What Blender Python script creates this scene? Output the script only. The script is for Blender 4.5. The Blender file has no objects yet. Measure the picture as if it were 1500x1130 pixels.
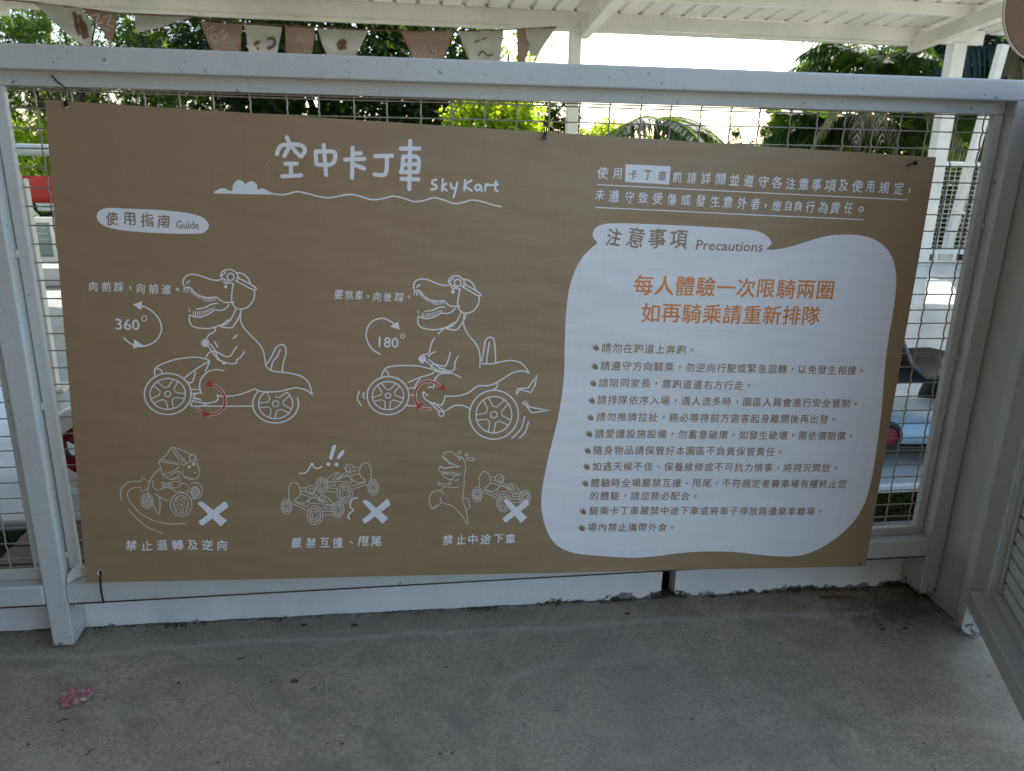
import bpy, bmesh, math, random
import numpy as np
from mathutils import Vector, Matrix, Euler
random.seed(7); rng = np.random.default_rng(7)
R = math.radians
scene = bpy.context.scene
col = scene.collection

# ------------------------------------------------------------------ camera
cam_data = bpy.data.cameras.new('camera')
cam = bpy.data.objects.new('camera', cam_data); col.objects.link(cam)
CAM = Vector((-0.37604, -1.60545, 1.08725))
_r = Vector((0.99012853, -0.13855019, 0.02119752))
_d = Vector((-0.02110191, -0.2968642, -0.95468652))
_f = Vector((0.13856479, 0.94481506, -0.29685739))
cam.matrix_world = Matrix(((_r.x, -_d.x, -_f.x, CAM.x), (_r.y, -_d.y, -_f.y, CAM.y), (_r.z, -_d.z, -_f.z, CAM.z), (0, 0, 0, 1)))
cam_data.sensor_width = 36
cam_data.lens = 1149.7 / 1500 * 36
cam_data.clip_start = .02; cam_data.clip_end = 600
cam_data.dof.use_dof = True
cam_data.dof.focus_distance = 1.75; cam_data.dof.aperture_fstop = 7
scene.camera = cam

# ------------------------------------------------------------------ light
SUN_DIR = Vector((.50, .70, .72)).normalized()
world = bpy.data.worlds.new('World'); scene.world = world; world.use_nodes = True
wn = world.node_tree; bg = wn.nodes['Background']
sky = wn.nodes.new('ShaderNodeTexSky'); sky.sky_type = 'NISHITA'; sky.sun_disc = False
sky.sun_elevation = math.asin(SUN_DIR.z); sky.sun_rotation = math.atan2(SUN_DIR.x, SUN_DIR.y)
sky.dust_density = 1.2; sky.air_density = 1.0; sky.ozone_density = 1.0
wn.links.new(sky.outputs[0], bg.inputs[0]); bg.inputs[1].default_value = 0.15
sd = bpy.data.lights.new('sun', 'SUN'); sd.energy = 3.2; sd.angle = R(.53); sd.color = (1, .95, .87)
sun = bpy.data.objects.new('sun', sd); col.objects.link(sun)
sun.rotation_euler = SUN_DIR.to_track_quat('Z', 'Y').to_euler(); sun.location = (3, 5, 8)
vs = scene.view_settings
vs.view_transform = 'Standard'; vs.look = 'None'; vs.gamma = 1; vs.use_curve_mapping = False
vs.exposure = 1.68
scene.cycles.max_bounces = 10; scene.cycles.diffuse_bounces = 5; scene.cycles.transparent_max_bounces = 12

# ------------------------------------------------------------------ helpers
def ray(px, py):
    return _f + _r * ((px - 750) / 1149.7) + _d * ((py - 565) / 1149.7)
def at(px, py, Y):
    v = ray(px, py); return CAM + v * ((Y - CAM.y) / v.y)

def link(o, parent=None):
    col.objects.link(o)
    if parent is not None: o.parent = parent
    return o
def tag(o, label=None, cat=None, group=None, kind=None):
    if label: o['label'] = label
    if cat: o['category'] = cat
    if group: o['group'] = group
    if kind: o['kind'] = kind
    return o
def empty(name, loc=(0, 0, 0), rz=0, label=None, cat=None, group=None):
    o = bpy.data.objects.new(name, None); link(o); o.location = loc; o.rotation_euler = (0, 0, rz)
    o.empty_display_size = .1
    return tag(o, label, cat, group)
def copy_tree(o, parent=None):
    c = o.copy(); col.objects.link(c)
    if parent is not None: c.parent = parent
    for ch in list(o.children): copy_tree(ch, c)
    return c

class MB:
    """collects verts and faces for one mesh"""
    def __init__(s): s.v = []; s.f = []
    def add(s, vs, fs):
        n = len(s.v); s.v += [tuple(v) for v in vs]; s.f += [tuple(i + n for i in f) for f in fs]; return s
    def box(s, x0, x1, y0, y1, z0, z1):
        return s.add([(x0, y0, z0), (x1, y0, z0), (x1, y1, z0), (x0, y1, z0), (x0, y0, z1), (x1, y0, z1), (x1, y1, z1), (x0, y1, z1)],
                     [(3, 2, 1, 0), (4, 5, 6, 7), (0, 1, 5, 4), (1, 2, 6, 5), (2, 3, 7, 6), (3, 0, 4, 7)])
    def bar(s, a, b, w, h, up=Vector((0, 0, 1))):
        a = Vector(a); b = Vector(b); d = (b - a).normalized()
        side = d.cross(up)
        if side.length < 1e-4: side = d.cross(Vector((0, 1, 0)))
        side.normalize(); u = side.cross(d).normalized()
        vs = []
        for p in (a, b):
            for (i, j) in ((-1, -1), (1, -1), (1, 1), (-1, 1)): vs.append(p + side * (i * w / 2) + u * (j * h / 2))
        return s.add(vs, [(0, 1, 2, 3), (7, 6, 5, 4), (0, 4, 5, 1), (1, 5, 6, 2), (2, 6, 7, 3), (3, 7, 4, 0)])
    def tube(s, pts, r, n=6, cap=True):
        pts = [Vector(p) for p in pts]; rr = r if isinstance(r, (list, tuple)) else [r] * len(pts)
        vs = []; fs = []
        t0 = (pts[1] - pts[0]).normalized(); ref = Vector((0, 0, 1)) if abs(t0.z) < .9 else Vector((1, 0, 0))
        for i, p in enumerate(pts):
            t = (pts[min(i + 1, len(pts) - 1)] - pts[max(i - 1, 0)])
            if t.length < 1e-9: t = t0
            t.normalize(); sd_ = t.cross(ref)
            if sd_.length < 1e-4: sd_ = t.cross(Vector((0, 1, 0)))
            sd_.normalize(); u = sd_.cross(t)
            for k in range(n):
                a = 2 * math.pi * k / n; vs.append(p + (sd_ * math.cos(a) + u * math.sin(a)) * rr[i])
        for i in range(len(pts) - 1):
            for k in range(n):
                fs.append((i * n + k, i * n + (k + 1) % n, (i + 1) * n + (k + 1) % n, (i + 1) * n + k))
        if cap: fs.append(tuple(range(n))[::-1]); fs.append(tuple((len(pts) - 1) * n + k for k in range(n)))
        return s.add(vs, fs)
    def lathe(s, c, axis, prof, n=20):
        """prof: list of (radius, height along axis)"""
        axis = Vector(axis).normalized(); c = Vector(c)
        a1 = axis.cross(Vector((0, 0, 1)));  a1 = a1 if a1.length > .01 else axis.cross(Vector((1, 0, 0))); a1.normalize(); a2 = axis.cross(a1)
        vs = []; fs = []
        for (r_, h) in prof:
            for k in range(n):
                t = 2 * math.pi * k / n; vs.append(c + axis * h + (a1 * math.cos(t) + a2 * math.sin(t)) * r_)
        for i in range(len(prof) - 1):
            for k in range(n): fs.append((i * n + k, i * n + (k + 1) % n, (i + 1) * n + (k + 1) % n, (i + 1) * n + k))
        return s.add(vs, fs)
    def mesh(s, name, smooth=False):
        me = bpy.data.meshes.new(name); me.from_pydata(s.v, [], s.f); me.validate()
        if smooth:
            for p in me.polygons: p.use_smooth = True
        return me
    def build(s, name, mat, parent=None, smooth=False, bevel=0, recalc=True):
        me = s.mesh(name, smooth); me.materials.append(mat)
        if recalc:
            bm = bmesh.new(); bm.from_mesh(me); bmesh.ops.recalc_face_normals(bm, faces=bm.faces); bm.to_mesh(me); bm.free()
        o = bpy.data.objects.new(name, me); link(o, parent)
        if bevel:
            m = o.modifiers.new('bevel', 'BEVEL'); m.width = bevel; m.segments = 3; m.limit_method = 'ANGLE'; m.harden_normals = False
            for p in me.polygons: p.use_smooth = True
            try: me.set_sharp_from_angle(angle=R(50))
            except Exception: pass
        return o

# ------------------------------------------------------------------ materials
def srgb(c):
    return tuple(((x / 255) / 12.92 if x / 255 <= .04045 else ((x / 255 + .055) / 1.055) ** 2.4) for x in c) + (1,)
class Mat:
    def __init__(s, name, base=(.5, .5, .5), rough=.6, metal=0, spec=.5):
        s.m = bpy.data.materials.new(name); s.m.use_nodes = True; s.t = s.m.node_tree; s.b = s.t.nodes['Principled BSDF']
        s.b.inputs['Base Color'].default_value = tuple(base)[:3] + (1,); s.b.inputs['Roughness'].default_value = rough
        s.b.inputs['Metallic'].default_value = metal; s.b.inputs['Specular IOR Level'].default_value = spec
        s.tc = s.t.nodes.new('ShaderNodeTexCoord'); s.base = tuple(base)[:3] + (1,); s.colsock = None
    def noise(s, scale, detail=4, rough=.55, coord='Object', stretch=None, dist=0):
        n = s.t.nodes.new('ShaderNodeTexNoise'); n.inputs['Scale'].default_value = scale; n.inputs['Detail'].default_value = detail
        n.inputs['Roughness'].default_value = rough; n.inputs['Distortion'].default_value = dist
        src = s.tc.outputs[coord]
        if stretch:
            mp = s.t.nodes.new('ShaderNodeMapping'); mp.inputs['Scale'].default_value = stretch
            s.t.links.new(src, mp.inputs[0]); src = mp.outputs[0]
        s.t.links.new(src, n.inputs['Vector']); return n.outputs['Fac']
    def ramp(s, fac, stops):
        r = s.t.nodes.new('ShaderNodeValToRGB'); s.t.links.new(fac, r.inputs[0]); e = r.color_ramp.elements
        while len(e) < len(stops): e.new(.5)
        for el, (p, c) in zip(e, stops): el.position = p; el.color = (c, c, c, 1) if isinstance(c, (int, float)) else tuple(c)[:3] + (1,)
        return r.outputs[0]
    def math(s, op, a, b=None, c=None, clamp=False):
        n = s.t.nodes.new('ShaderNodeMath'); n.operation = op; n.use_clamp = clamp
        for i, x in enumerate((a, b, c)):
            if x is None: continue
            if isinstance(x, (int, float)): n.inputs[i].default_value = x
            else: s.t.links.new(x, n.inputs[i])
        return n.outputs[0]
    def sep(s, coord='Object'):
        n = s.t.nodes.new('ShaderNodeSeparateXYZ'); s.t.links.new(s.tc.outputs[coord], n.inputs[0]); return n.outputs
    def mix(s, fac, color, over=None):
        n = s.t.nodes.new('ShaderNodeMix'); n.data_type = 'RGBA'
        if isinstance(fac, (int, float)): n.inputs[0].default_value = fac
        else: s.t.links.new(fac, n.inputs[0])
        prev = over if over is not None else s.colsock
        if prev is None: n.inputs[6].default_value = s.base
        else: s.t.links.new(prev, n.inputs[6])
        if isinstance(color, tuple): n.inputs[7].default_value = color[:3] + (1,)
        else: s.t.links.new(color, n.inputs[7])
        s.colsock = n.outputs[2]; s.t.links.new(s.colsock, s.b.inputs['Base Color']); return s
    def bump(s, h, strength=.3, dist=.01):
        n = s.t.nodes.new('ShaderNodeBump'); n.inputs['Strength'].default_value = strength; n.inputs['Distance'].default_value = dist
        s.t.links.new(h, n.inputs['Height'])
        if s.b.inputs['Normal'].is_linked: s.t.links.new(s.b.inputs['Normal'].links[0].from_socket, n.inputs['Normal'])
        s.t.links.new(n.outputs[0], s.b.inputs['Normal']); return s
    def rough(s, fac, lo, hi):
        v = s.math('MULTIPLY_ADD', fac, hi - lo, lo); s.t.links.new(v, s.b.inputs['Roughness']); return s

def paint_white(name, base=(.54, .57, .55), chips=.0, zdirt=None):
    m = Mat(name, base, .42)
    m.mix(m.ramp(m.noise(3.0, 6, .6, dist=.6), [(.40, 0.0), (.72, .30)]), (.42, .40, .35))        # faint grime clouds
    m.mix(m.ramp(m.noise(55, 3, .6, stretch=(1, 1, .25)), [(.60, 0.0), (.80, .22)]), (.33, .31, .27))
    m.mix(m.ramp(m.noise(70, 4, .7), [(.65, 0.0), (.675, .85)]), (.15, .125, .10))
    m.mix(m.ramp(m.noise(18, 5, .75, stretch=(.12, 1, 1.6), dist=.6), [(.66, 0.0), (.70, .40)]), (.30, .28, .25))
    m.mix(m.ramp(m.noise(1.3, 5, .65), [(.48, 0.0), (.66, .30)]), (.40, .41, .42))                # specks
    if chips:
        m.mix(m.ramp(m.noise(22, 6, .68), [(.74 - chips, 0.0), (.76 - chips, .95)]), (.12, .085, .06))
    if zdirt:
        z = m.sep()['Z']; nz = m.noise(75, 5, .75)
        k = m.math('SUBTRACT', m.math('MULTIPLY_ADD', nz, zdirt * 9, -zdirt * 4.7), z)
        m.mix(m.ramp(m.math('MULTIPLY_ADD', k, .8 / zdirt, .5), [(.45, 0.0), (.60, .85)]), (.07, .06, .045))
    m.rough(m.noise(9, 4), .32, .62)
    m.bump(m.noise(160, 3), .16, .002); m.bump(m.noise(10, 4), .30, .010)
    return m.m
M = {}
M['paint'] = paint_white('white_paint')
M['paint_chip'] = paint_white('white_paint_chipped', chips=.06, zdirt=.032)
M['paint_dirty'] = paint_white('white_paint_weathered', base=(.46, .46, .43), chips=.03)
M['paint_roof'] = paint_white('roof_white_paint', base=(.78, .74, .64))
# wall above the floor: white paint with bare concrete patches along its foot
m = Mat('kerb_paint', (.78, .80, .80), .55)
z = m.sep()['Z']; n1 = m.noise(9, 7, .7); n2 = m.noise(38, 5, .65)
edge = m.math('SUBTRACT', m.math('MULTIPLY_ADD', n1, .15, -.0965), z)
m.mix(m.ramp(m.noise(4, 5), [(.45, 0.0), (.8, .3)]), (.40, .38, .33))
m.mix(m.ramp(m.math('MULTIPLY_ADD', edge, 30, .25), [(.25, 0.0), (.33, 1.0)]), (.20, .195, .175))
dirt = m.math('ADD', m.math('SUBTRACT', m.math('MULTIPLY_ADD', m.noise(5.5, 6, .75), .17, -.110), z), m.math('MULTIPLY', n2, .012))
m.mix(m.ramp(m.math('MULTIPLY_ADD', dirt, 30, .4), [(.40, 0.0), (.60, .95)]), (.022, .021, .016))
m.mix(m.ramp(n2, [(.70, 0.0), (.735, .8)]), (.10, .09, .075))
m.bump(n1, .35, .006); m.bump(m.noise(90, 4), .25, .003)
M['kerb'] = m.m
# near floor: smooth trowelled concrete, damp dirt along the wall and in the corner
m = Mat('floor_concrete', (.45, .385, .270), .62)
xyz = m.sep(); X, Y, Z = xyz['X'], xyz['Y'], xyz['Z']
m.mix(m.ramp(m.noise(1.6, 6, .6, dist=.5), [(.38, 0.0), (.62, .80)]), (.30, .275, .210))
m.mix(m.ramp(m.noise(5.5, 6, .65, dist=1.0), [(.48, 0.0), (.68, .60)]), (.20, .18, .135))
m.mix(m.ramp(m.noise(13, 7, .75, dist=1.6), [(.53, 0.0), (.66, .45)]), (.17, .155, .12))
m.mix(m.ramp(m.noise(3.1, 6, .7, dist=2.0), [(.60, 0.0), (.68, .40)]), (.15, .14, .115))
m.mix(m.ramp(m.noise(120, 4, .7), [(.44, .0), (.64, .75)]), (.21, .19, .15))
m.mix(m.ramp(m.noise(230, 3, .75), [(.56, .0), (.64, .7)]), (.16, .145, .115))
m.mix(m.ramp(m.noise(420, 2, .7), [(.58, .0), (.70, .55)]), (.50, .46, .37))
m.mix(m.ramp(m.noise(2.2, 5, .6, stretch=(1, 2.6, 1), dist=1.4), [(.56, 0), (.66, .35)]), (.46, .42, .33))
nw = m.noise(7, 6, .7)
rid = m.math('ABSOLUTE', m.math('ADD', m.math('MULTIPLY_ADD', m.noise(2.2, 3), .09, -.025), Y))
m.mix(m.ramp(rid, [(.0, .45), (.016, 0)]), (.50, .47, .40))
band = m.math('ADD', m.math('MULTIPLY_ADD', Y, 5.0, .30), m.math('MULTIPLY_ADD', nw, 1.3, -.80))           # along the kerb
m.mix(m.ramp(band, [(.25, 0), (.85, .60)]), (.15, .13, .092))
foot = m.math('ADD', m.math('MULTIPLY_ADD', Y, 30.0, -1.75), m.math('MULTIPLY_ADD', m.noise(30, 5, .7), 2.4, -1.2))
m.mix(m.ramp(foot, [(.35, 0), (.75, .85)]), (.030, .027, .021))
# corner patch
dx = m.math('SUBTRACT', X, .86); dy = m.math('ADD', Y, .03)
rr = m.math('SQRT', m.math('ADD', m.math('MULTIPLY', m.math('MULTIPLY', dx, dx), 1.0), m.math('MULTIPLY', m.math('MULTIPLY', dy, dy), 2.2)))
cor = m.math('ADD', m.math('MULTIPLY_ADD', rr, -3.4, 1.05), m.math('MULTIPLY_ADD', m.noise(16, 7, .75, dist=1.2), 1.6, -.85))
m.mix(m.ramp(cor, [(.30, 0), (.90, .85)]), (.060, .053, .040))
m.mix(m.ramp(m.noise(46, 3, .6), [(.715, 0), (.735, .85)]), (.030, .026, .020))
m.rough(m.noise(3, 4), .42, .80)
m.bump(m.noise(210, 4, .7), .40, .003); m.bump(m.noise(40, 5, .7), .25, .006); m.bump(m.noise(4, 4), .25, .02); m.bump(nw, .10, .01)
M['floor'] = m.m
m = Mat('outer_concrete', (.20, .21, .19), .45)
m.mix(m.ramp(m.noise(4, 6, .65, dist=.8), [(.35, 0), (.7, .75)]), (.11, .115, .10)); m.mix(m.ramp(m.noise(150, 3), [(.5, 0), (.75, .5)]), (.07, .07, .06))
m.rough(m.noise(5, 3), .2, .55); m.bump(m.noise(100, 4), .2, .003)
M['outer'] = m.m
m = Mat('track_paint', (.50, .52, .50), .22)
m.mix(m.ramp(m.noise(1.2, 6, .6, dist=.8), [(.35, 0), (.75, .5)]), (.34, .35, .33)); m.mix(m.ramp(m.noise(6, 5, .7), [(.55, 0), (.8, .5)]), (.27, .27, .25))
m.mix(m.ramp(m.noise(2.3, 4, .6, stretch=(.6, 4, 1), dist=1.5), [(.6, 0), (.66, .45)]), (.2, .2, .19))
m.rough(m.noise(2.5, 4), .10, .34); m.bump(m.noise(3, 4), .3, .02)
M['track'] = m.m
# printed board
def board_mat(name, c, rough=.38):
    m = Mat(name, c, rough, spec=.45)
    m.mix(m.ramp(m.noise(2.2, 4, .5), [(.3, 0), (.75, .16)]), tuple(x * .72 for x in c[:3]))
    m.mix(m.ramp(m.noise(14, 3, .6, stretch=(6, 1, .35)), [(.45, 0), (.75, .10)]), tuple(min(1, x * 1.35) for x in c[:3]))
    w = m.t.nodes.new('ShaderNodeTexWave'); w.bands_direction = 'Z'; w.inputs['Scale'].default_value = 34; w.inputs['Distortion'].default_value = .3
    m.t.links.new(m.tc.outputs['Object'], w.inputs['Vector'])
    m.bump(w.outputs['Fac'], .06, .0012); m.bump(m.noise(3.5, 2, stretch=(1, 1, 3)), .6, .014); m.bump(m.noise(14, 3, stretch=(4, 1, 1)), .12, .004); m.bump(m.noise(500, 2), .05, .0006)
    m.mix(m.ramp(m.noise(120, 3, .7), [(.66, 0), (.72, .35)]), tuple(min(1, x * 1.5 + .03) for x in c[:3]))
    m.rough(m.noise(4, 3), rough - .10, rough + .08)
    return m.m
BROWN = (.312, .219, .120); WHITEP = (.78, .81, .83)
M['board'] = board_mat('board_brown', BROWN)
M['print_white'] = board_mat('print_white', WHITEP)
M['print_line'] = board_mat('print_pale_line', (.80, .81, .80))
M['print_mini'] = board_mat('print_fine_line', (.66, .64, .57))
M['print_brown'] = board_mat('print_brown', (.30, .20, .11))
M['print_orange'] = board_mat('print_orange', (.72, .235, .03))
M['print_red'] = board_mat('print_red', (.50, .045, .025))
M['board_edge'] = Mat('board_edge', (.55, .50, .42), .6).m
M['black_tie'] = Mat('black_nylon', (.008, .008, .009), .35).m
m = Mat('galvanised_wire', (.36, .335, .29), .5, .3); m.mix(m.ramp(m.noise(60, 4, .7), [(.45, 0), (.65, .6)]), (.20, .16, .12)); M['wire'] = m.m
m = Mat('rusty_shade_tone', (.10, .075, .05), .8); m.mix(m.ramp(m.noise(14, 5, .7), [(.42, 0), (.6, .85)]), (.02, .016, .012)); M['rust_shade'] = m.m  # rust with the contact shade mixed into its colour
M['black'] = Mat('matte_black', (.004, .004, .004), .9, spec=.1).m
M['seat_black'] = Mat('seat_black_plastic', (.016, .016, .018), .38).m
M['tyre'] = Mat('rubber', (.018, .018, .018), .75).m
m = Mat('kart_red', (.22, .008, .022), .35); m.mix(m.ramp(m.noise(25, 4, .7), [(.5, 0), (.7, .7)]), (.09, .01, .015)); M['kart_red'] = m.m
m = Mat('kart_pale_blue', (.30, .45, .52), .3); m.mix(m.ramp(m.noise(9, 5, .7), [(.45, 0), (.7, .5)]), (.20, .30, .35)); M['kart_blue'] = m.m
M['kart_pink'] = Mat('kart_pink', (.72, .30, .30), .4).m
M['kart_white'] = Mat('kart_white', (.75, .74, .70), .4).m
m = Mat('planks', (.12, .075, .055), .6); m.mix(m.ramp(m.noise(30, 4, .6, stretch=(1, .1, 1)), [(.4, 0), (.7, .6)]), (.06, .035, .028)); M['plank'] = m.m
m = Mat('disc_brown', (.17, .075, .030), .6); m.mix(m.ramp(m.noise(3, 3), [(.4, 0), (.7, .3)]), (.12, .05, .022)); M['disc'] = m.m
M['disc_rim'] = Mat('disc_rim', (.55, .48, .38), .5).m

def cloth(name, c, c2):
    m = Mat(name, c, .9)
    m.mix(m.ramp(m.noise(6, 4, .6), [(.4, 0), (.7, .5)]), c2); m.bump(m.noise(220, 2), .3, .002)
    tr = m.t.nodes.new('ShaderNodeBsdfTranslucent'); tr.inputs[0].default_value = tuple(c)[:3] + (1,)
    if m.colsock: m.t.links.new(m.colsock, tr.inputs[0])
    mx = m.t.nodes.new('ShaderNodeMixShader'); mx.inputs[0].default_value = .45
    m.t.links.new(m.b.outputs[0], mx.inputs[1]); m.t.links.new(tr.outputs[0], mx.inputs[2])
    m.t.links.new(mx.outputs[0], m.t.nodes['Material Output'].inputs[0]); return m.m
M['flag_white'] = cloth('cream_cloth', (.40, .375, .32), (.30, .27, .22))
M['flag_brown'] = cloth('brown_cloth', (.27, .175, .125), (.20, .13, .09))
M['flag_print_w'] = cloth('cream_print', (.48, .45, .39), (.4, .37, .32))
M['flag_print_b'] = cloth('brown_print', (.20, .11, .07), (.16, .09, .06))

def leaf_mat(name, dark, light, trans=.5, hue_var=True, gloss=.65):
    m = Mat(name, dark, gloss, spec=.22)
    oi = m.t.nodes.new('ShaderNodeNewGeometry')
    f = oi.outputs['Random Per Island']
    m.mix(m.ramp(f, [(0, 0), (1, 1)]), light)
    tr = m.t.nodes.new('ShaderNodeBsdfTranslucent')
    mm = m.t.nodes.new('ShaderNodeMix'); mm.data_type = 'RGBA'; mm.blend_type = 'MULTIPLY'; mm.inputs[0].default_value = 1
    m.t.links.new(m.colsock, mm.inputs[6]); mm.inputs[7].default_value = (2.3, 2.5, .8, 1)
    m.t.links.new(mm.outputs[2], tr.inputs[0])
    mx = m.t.nodes.new('ShaderNodeMixShader'); mx.inputs[0].default_value = trans
    m.t.links.new(m.b.outputs[0], mx.inputs[1]); m.t.links.new(tr.outputs[0], mx.inputs[2])
    m.t.links.new(mx.outputs[0], m.t.nodes['Material Output'].inputs[0]); return m.m
M['leaf'] = leaf_mat('leaf_green', (.020, .038, .010), (.11, .145, .025), .45)
M['leaf_dark'] = leaf_mat('leaf_dark_green', (.006, .013, .004), (.040, .062, .010), .35)
M['leaf_lime'] = leaf_mat('leaf_lime_green', (.10, .15, .015), (.30, .34, .03), .6)
M['leaf_palm'] = leaf_mat('palm_green', (.016, .034, .010), (.07, .105, .022), .42, gloss=.6)
M['leaf_blue'] = leaf_mat('palm_blue_green', (.022, .045, .045), (.045, .085, .08), .2, gloss=.5)
M['leaf_dead'] = leaf_mat('dead_frond', (.20, .16, .11), (.36, .32, .25), .3)
m = Mat('bark', (.09, .07, .05), .9); m.mix(m.ramp(m.noise(20, 5, .7, stretch=(1, 1, .3)), [(.4, 0), (.7, .8)]), (.04, .03, .022)); m.bump(m.noise(25, 4), .6, .02); M['bark'] = m.m
m = Mat('ground_soil', (.06, .07, .03), .9); m.mix(m.ramp(m.noise(1.5, 6), [(.4, 0), (.65, .9)]), (.045, .085, .02)); M['ground'] = m.m
m = Mat('red_fabric_banner', (.60, .035, .02), .6); m.mix(m.ramp(m.noise(5, 4), [(.4, 0), (.7, .5)]), (.45, .02, .015)); M['red'] = m.m
M['panel_green'] = Mat('grey_green_panel', (.22, .27, .23), .5).m

# ================================================================== SETTING
# near floor, falling slightly to the right-hand corner
FZ = lambda x: -.0165 - .0105 * max(-4, min(x, 1.2))
mb = MB(); xs = np.linspace(-7, 14, 90); ys = np.linspace(-16, .36, 60); vs_ = []; fs_ = []
for y in ys:
    for x in xs: vs_.append((x, y, FZ(x)))
nx = len(xs)
for j in range(len(ys) - 1):
    for i in range(nx - 1): fs_.append((j * nx + i, j * nx + i + 1, (j + 1) * nx + i + 1, (j + 1) * nx + i))
mb.add(vs_, fs_)
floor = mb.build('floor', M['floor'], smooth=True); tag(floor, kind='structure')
slab = MB().box(-6, 3.3, .145, .442, -.25, -.030).build('outer_slab', M['outer'], bevel=.006); tag(slab, kind='structure')
tr_ = MB().box(-9, 7.5, .64, 5.75, -.035, 0.0).build('track_deck', M['track'], bevel=.008); tag(tr_, kind='structure')
g = MB(); g.add([(-150, -60, -.9), (150, -60, -.9), (150, 260, -.9), (-150, 260, -.9)], [(0, 1, 2, 3)])
ground = g.build('ground', M['ground']); tag(ground, kind='structure')

hut = empty('light_block_hut', (-2.45, -4.2, 0), label='unseen brown boarded hut added at the left rear of the platform to block light', cat='hut')  # added out of view to cut the light from the left rear
for k in range(18):
    MB().box(-1.6, .9, -3.6, 3.7, k * .21, k * .21 + .205).build('wall_board', M['plank'], hut, bevel=.004)
    MB().box(.9005, 2.4, -1.4, .1, k * .21, k * .21 + .205).build('wall_board', M['plank'], hut, bevel=.004)
MB().box(-1.9, 1.1, -3.8, 3.9, 3.79, 3.90).build('roof', M['paint_dirty'], hut); MB().box(1.1005, 2.6, -1.6, .3, 3.79, 3.90).build('roof', M['paint_dirty'], hut)

# kerb wall under the railing, two lengths with a drain slot between them
kerb = empty('low_wall', (0, .1, 0), label='low white painted concrete wall with flaking paint along the floor under the railing', cat='low wall')
def kp(x0, x1):
    n = max(2, int((x1 - x0) / .02)); b = MB(); vs1 = []; fs1 = []
    for i in range(n + 1):
        x = x0 + (x1 - x0) * i / n; w = .0012 * math.sin(x * 31) + .0008 * math.sin(x * 77)
        for (yy, zz) in ((-.02 + w, -.05), (-.02 + w, .02), (-.021 + w * .5, .098), (-.016, .1005), (.04, .1005), (.04, -.05)): vs1.append((x, yy, zz))
    for i in range(n):
        for k in range(5): fs1.append((i * 6 + k, i * 6 + k + 1, i * 6 + 6 + k + 1, i * 6 + 6 + k))
    fs1.append((0, 1, 2, 3, 4, 5)); fs1.append(tuple(n * 6 + k for k in range(6)))
    return b.add(vs1, fs1).build('wall_section', M['kerb'], kerb)
kp(-5, .268); kp(.303, .975)
MB().box(.2682, .3028, .022, .038, -.04, .099).build('slot_dark_fill', M['black'], kerb)  # black fill standing in for the darkness inside the open slot

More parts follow.
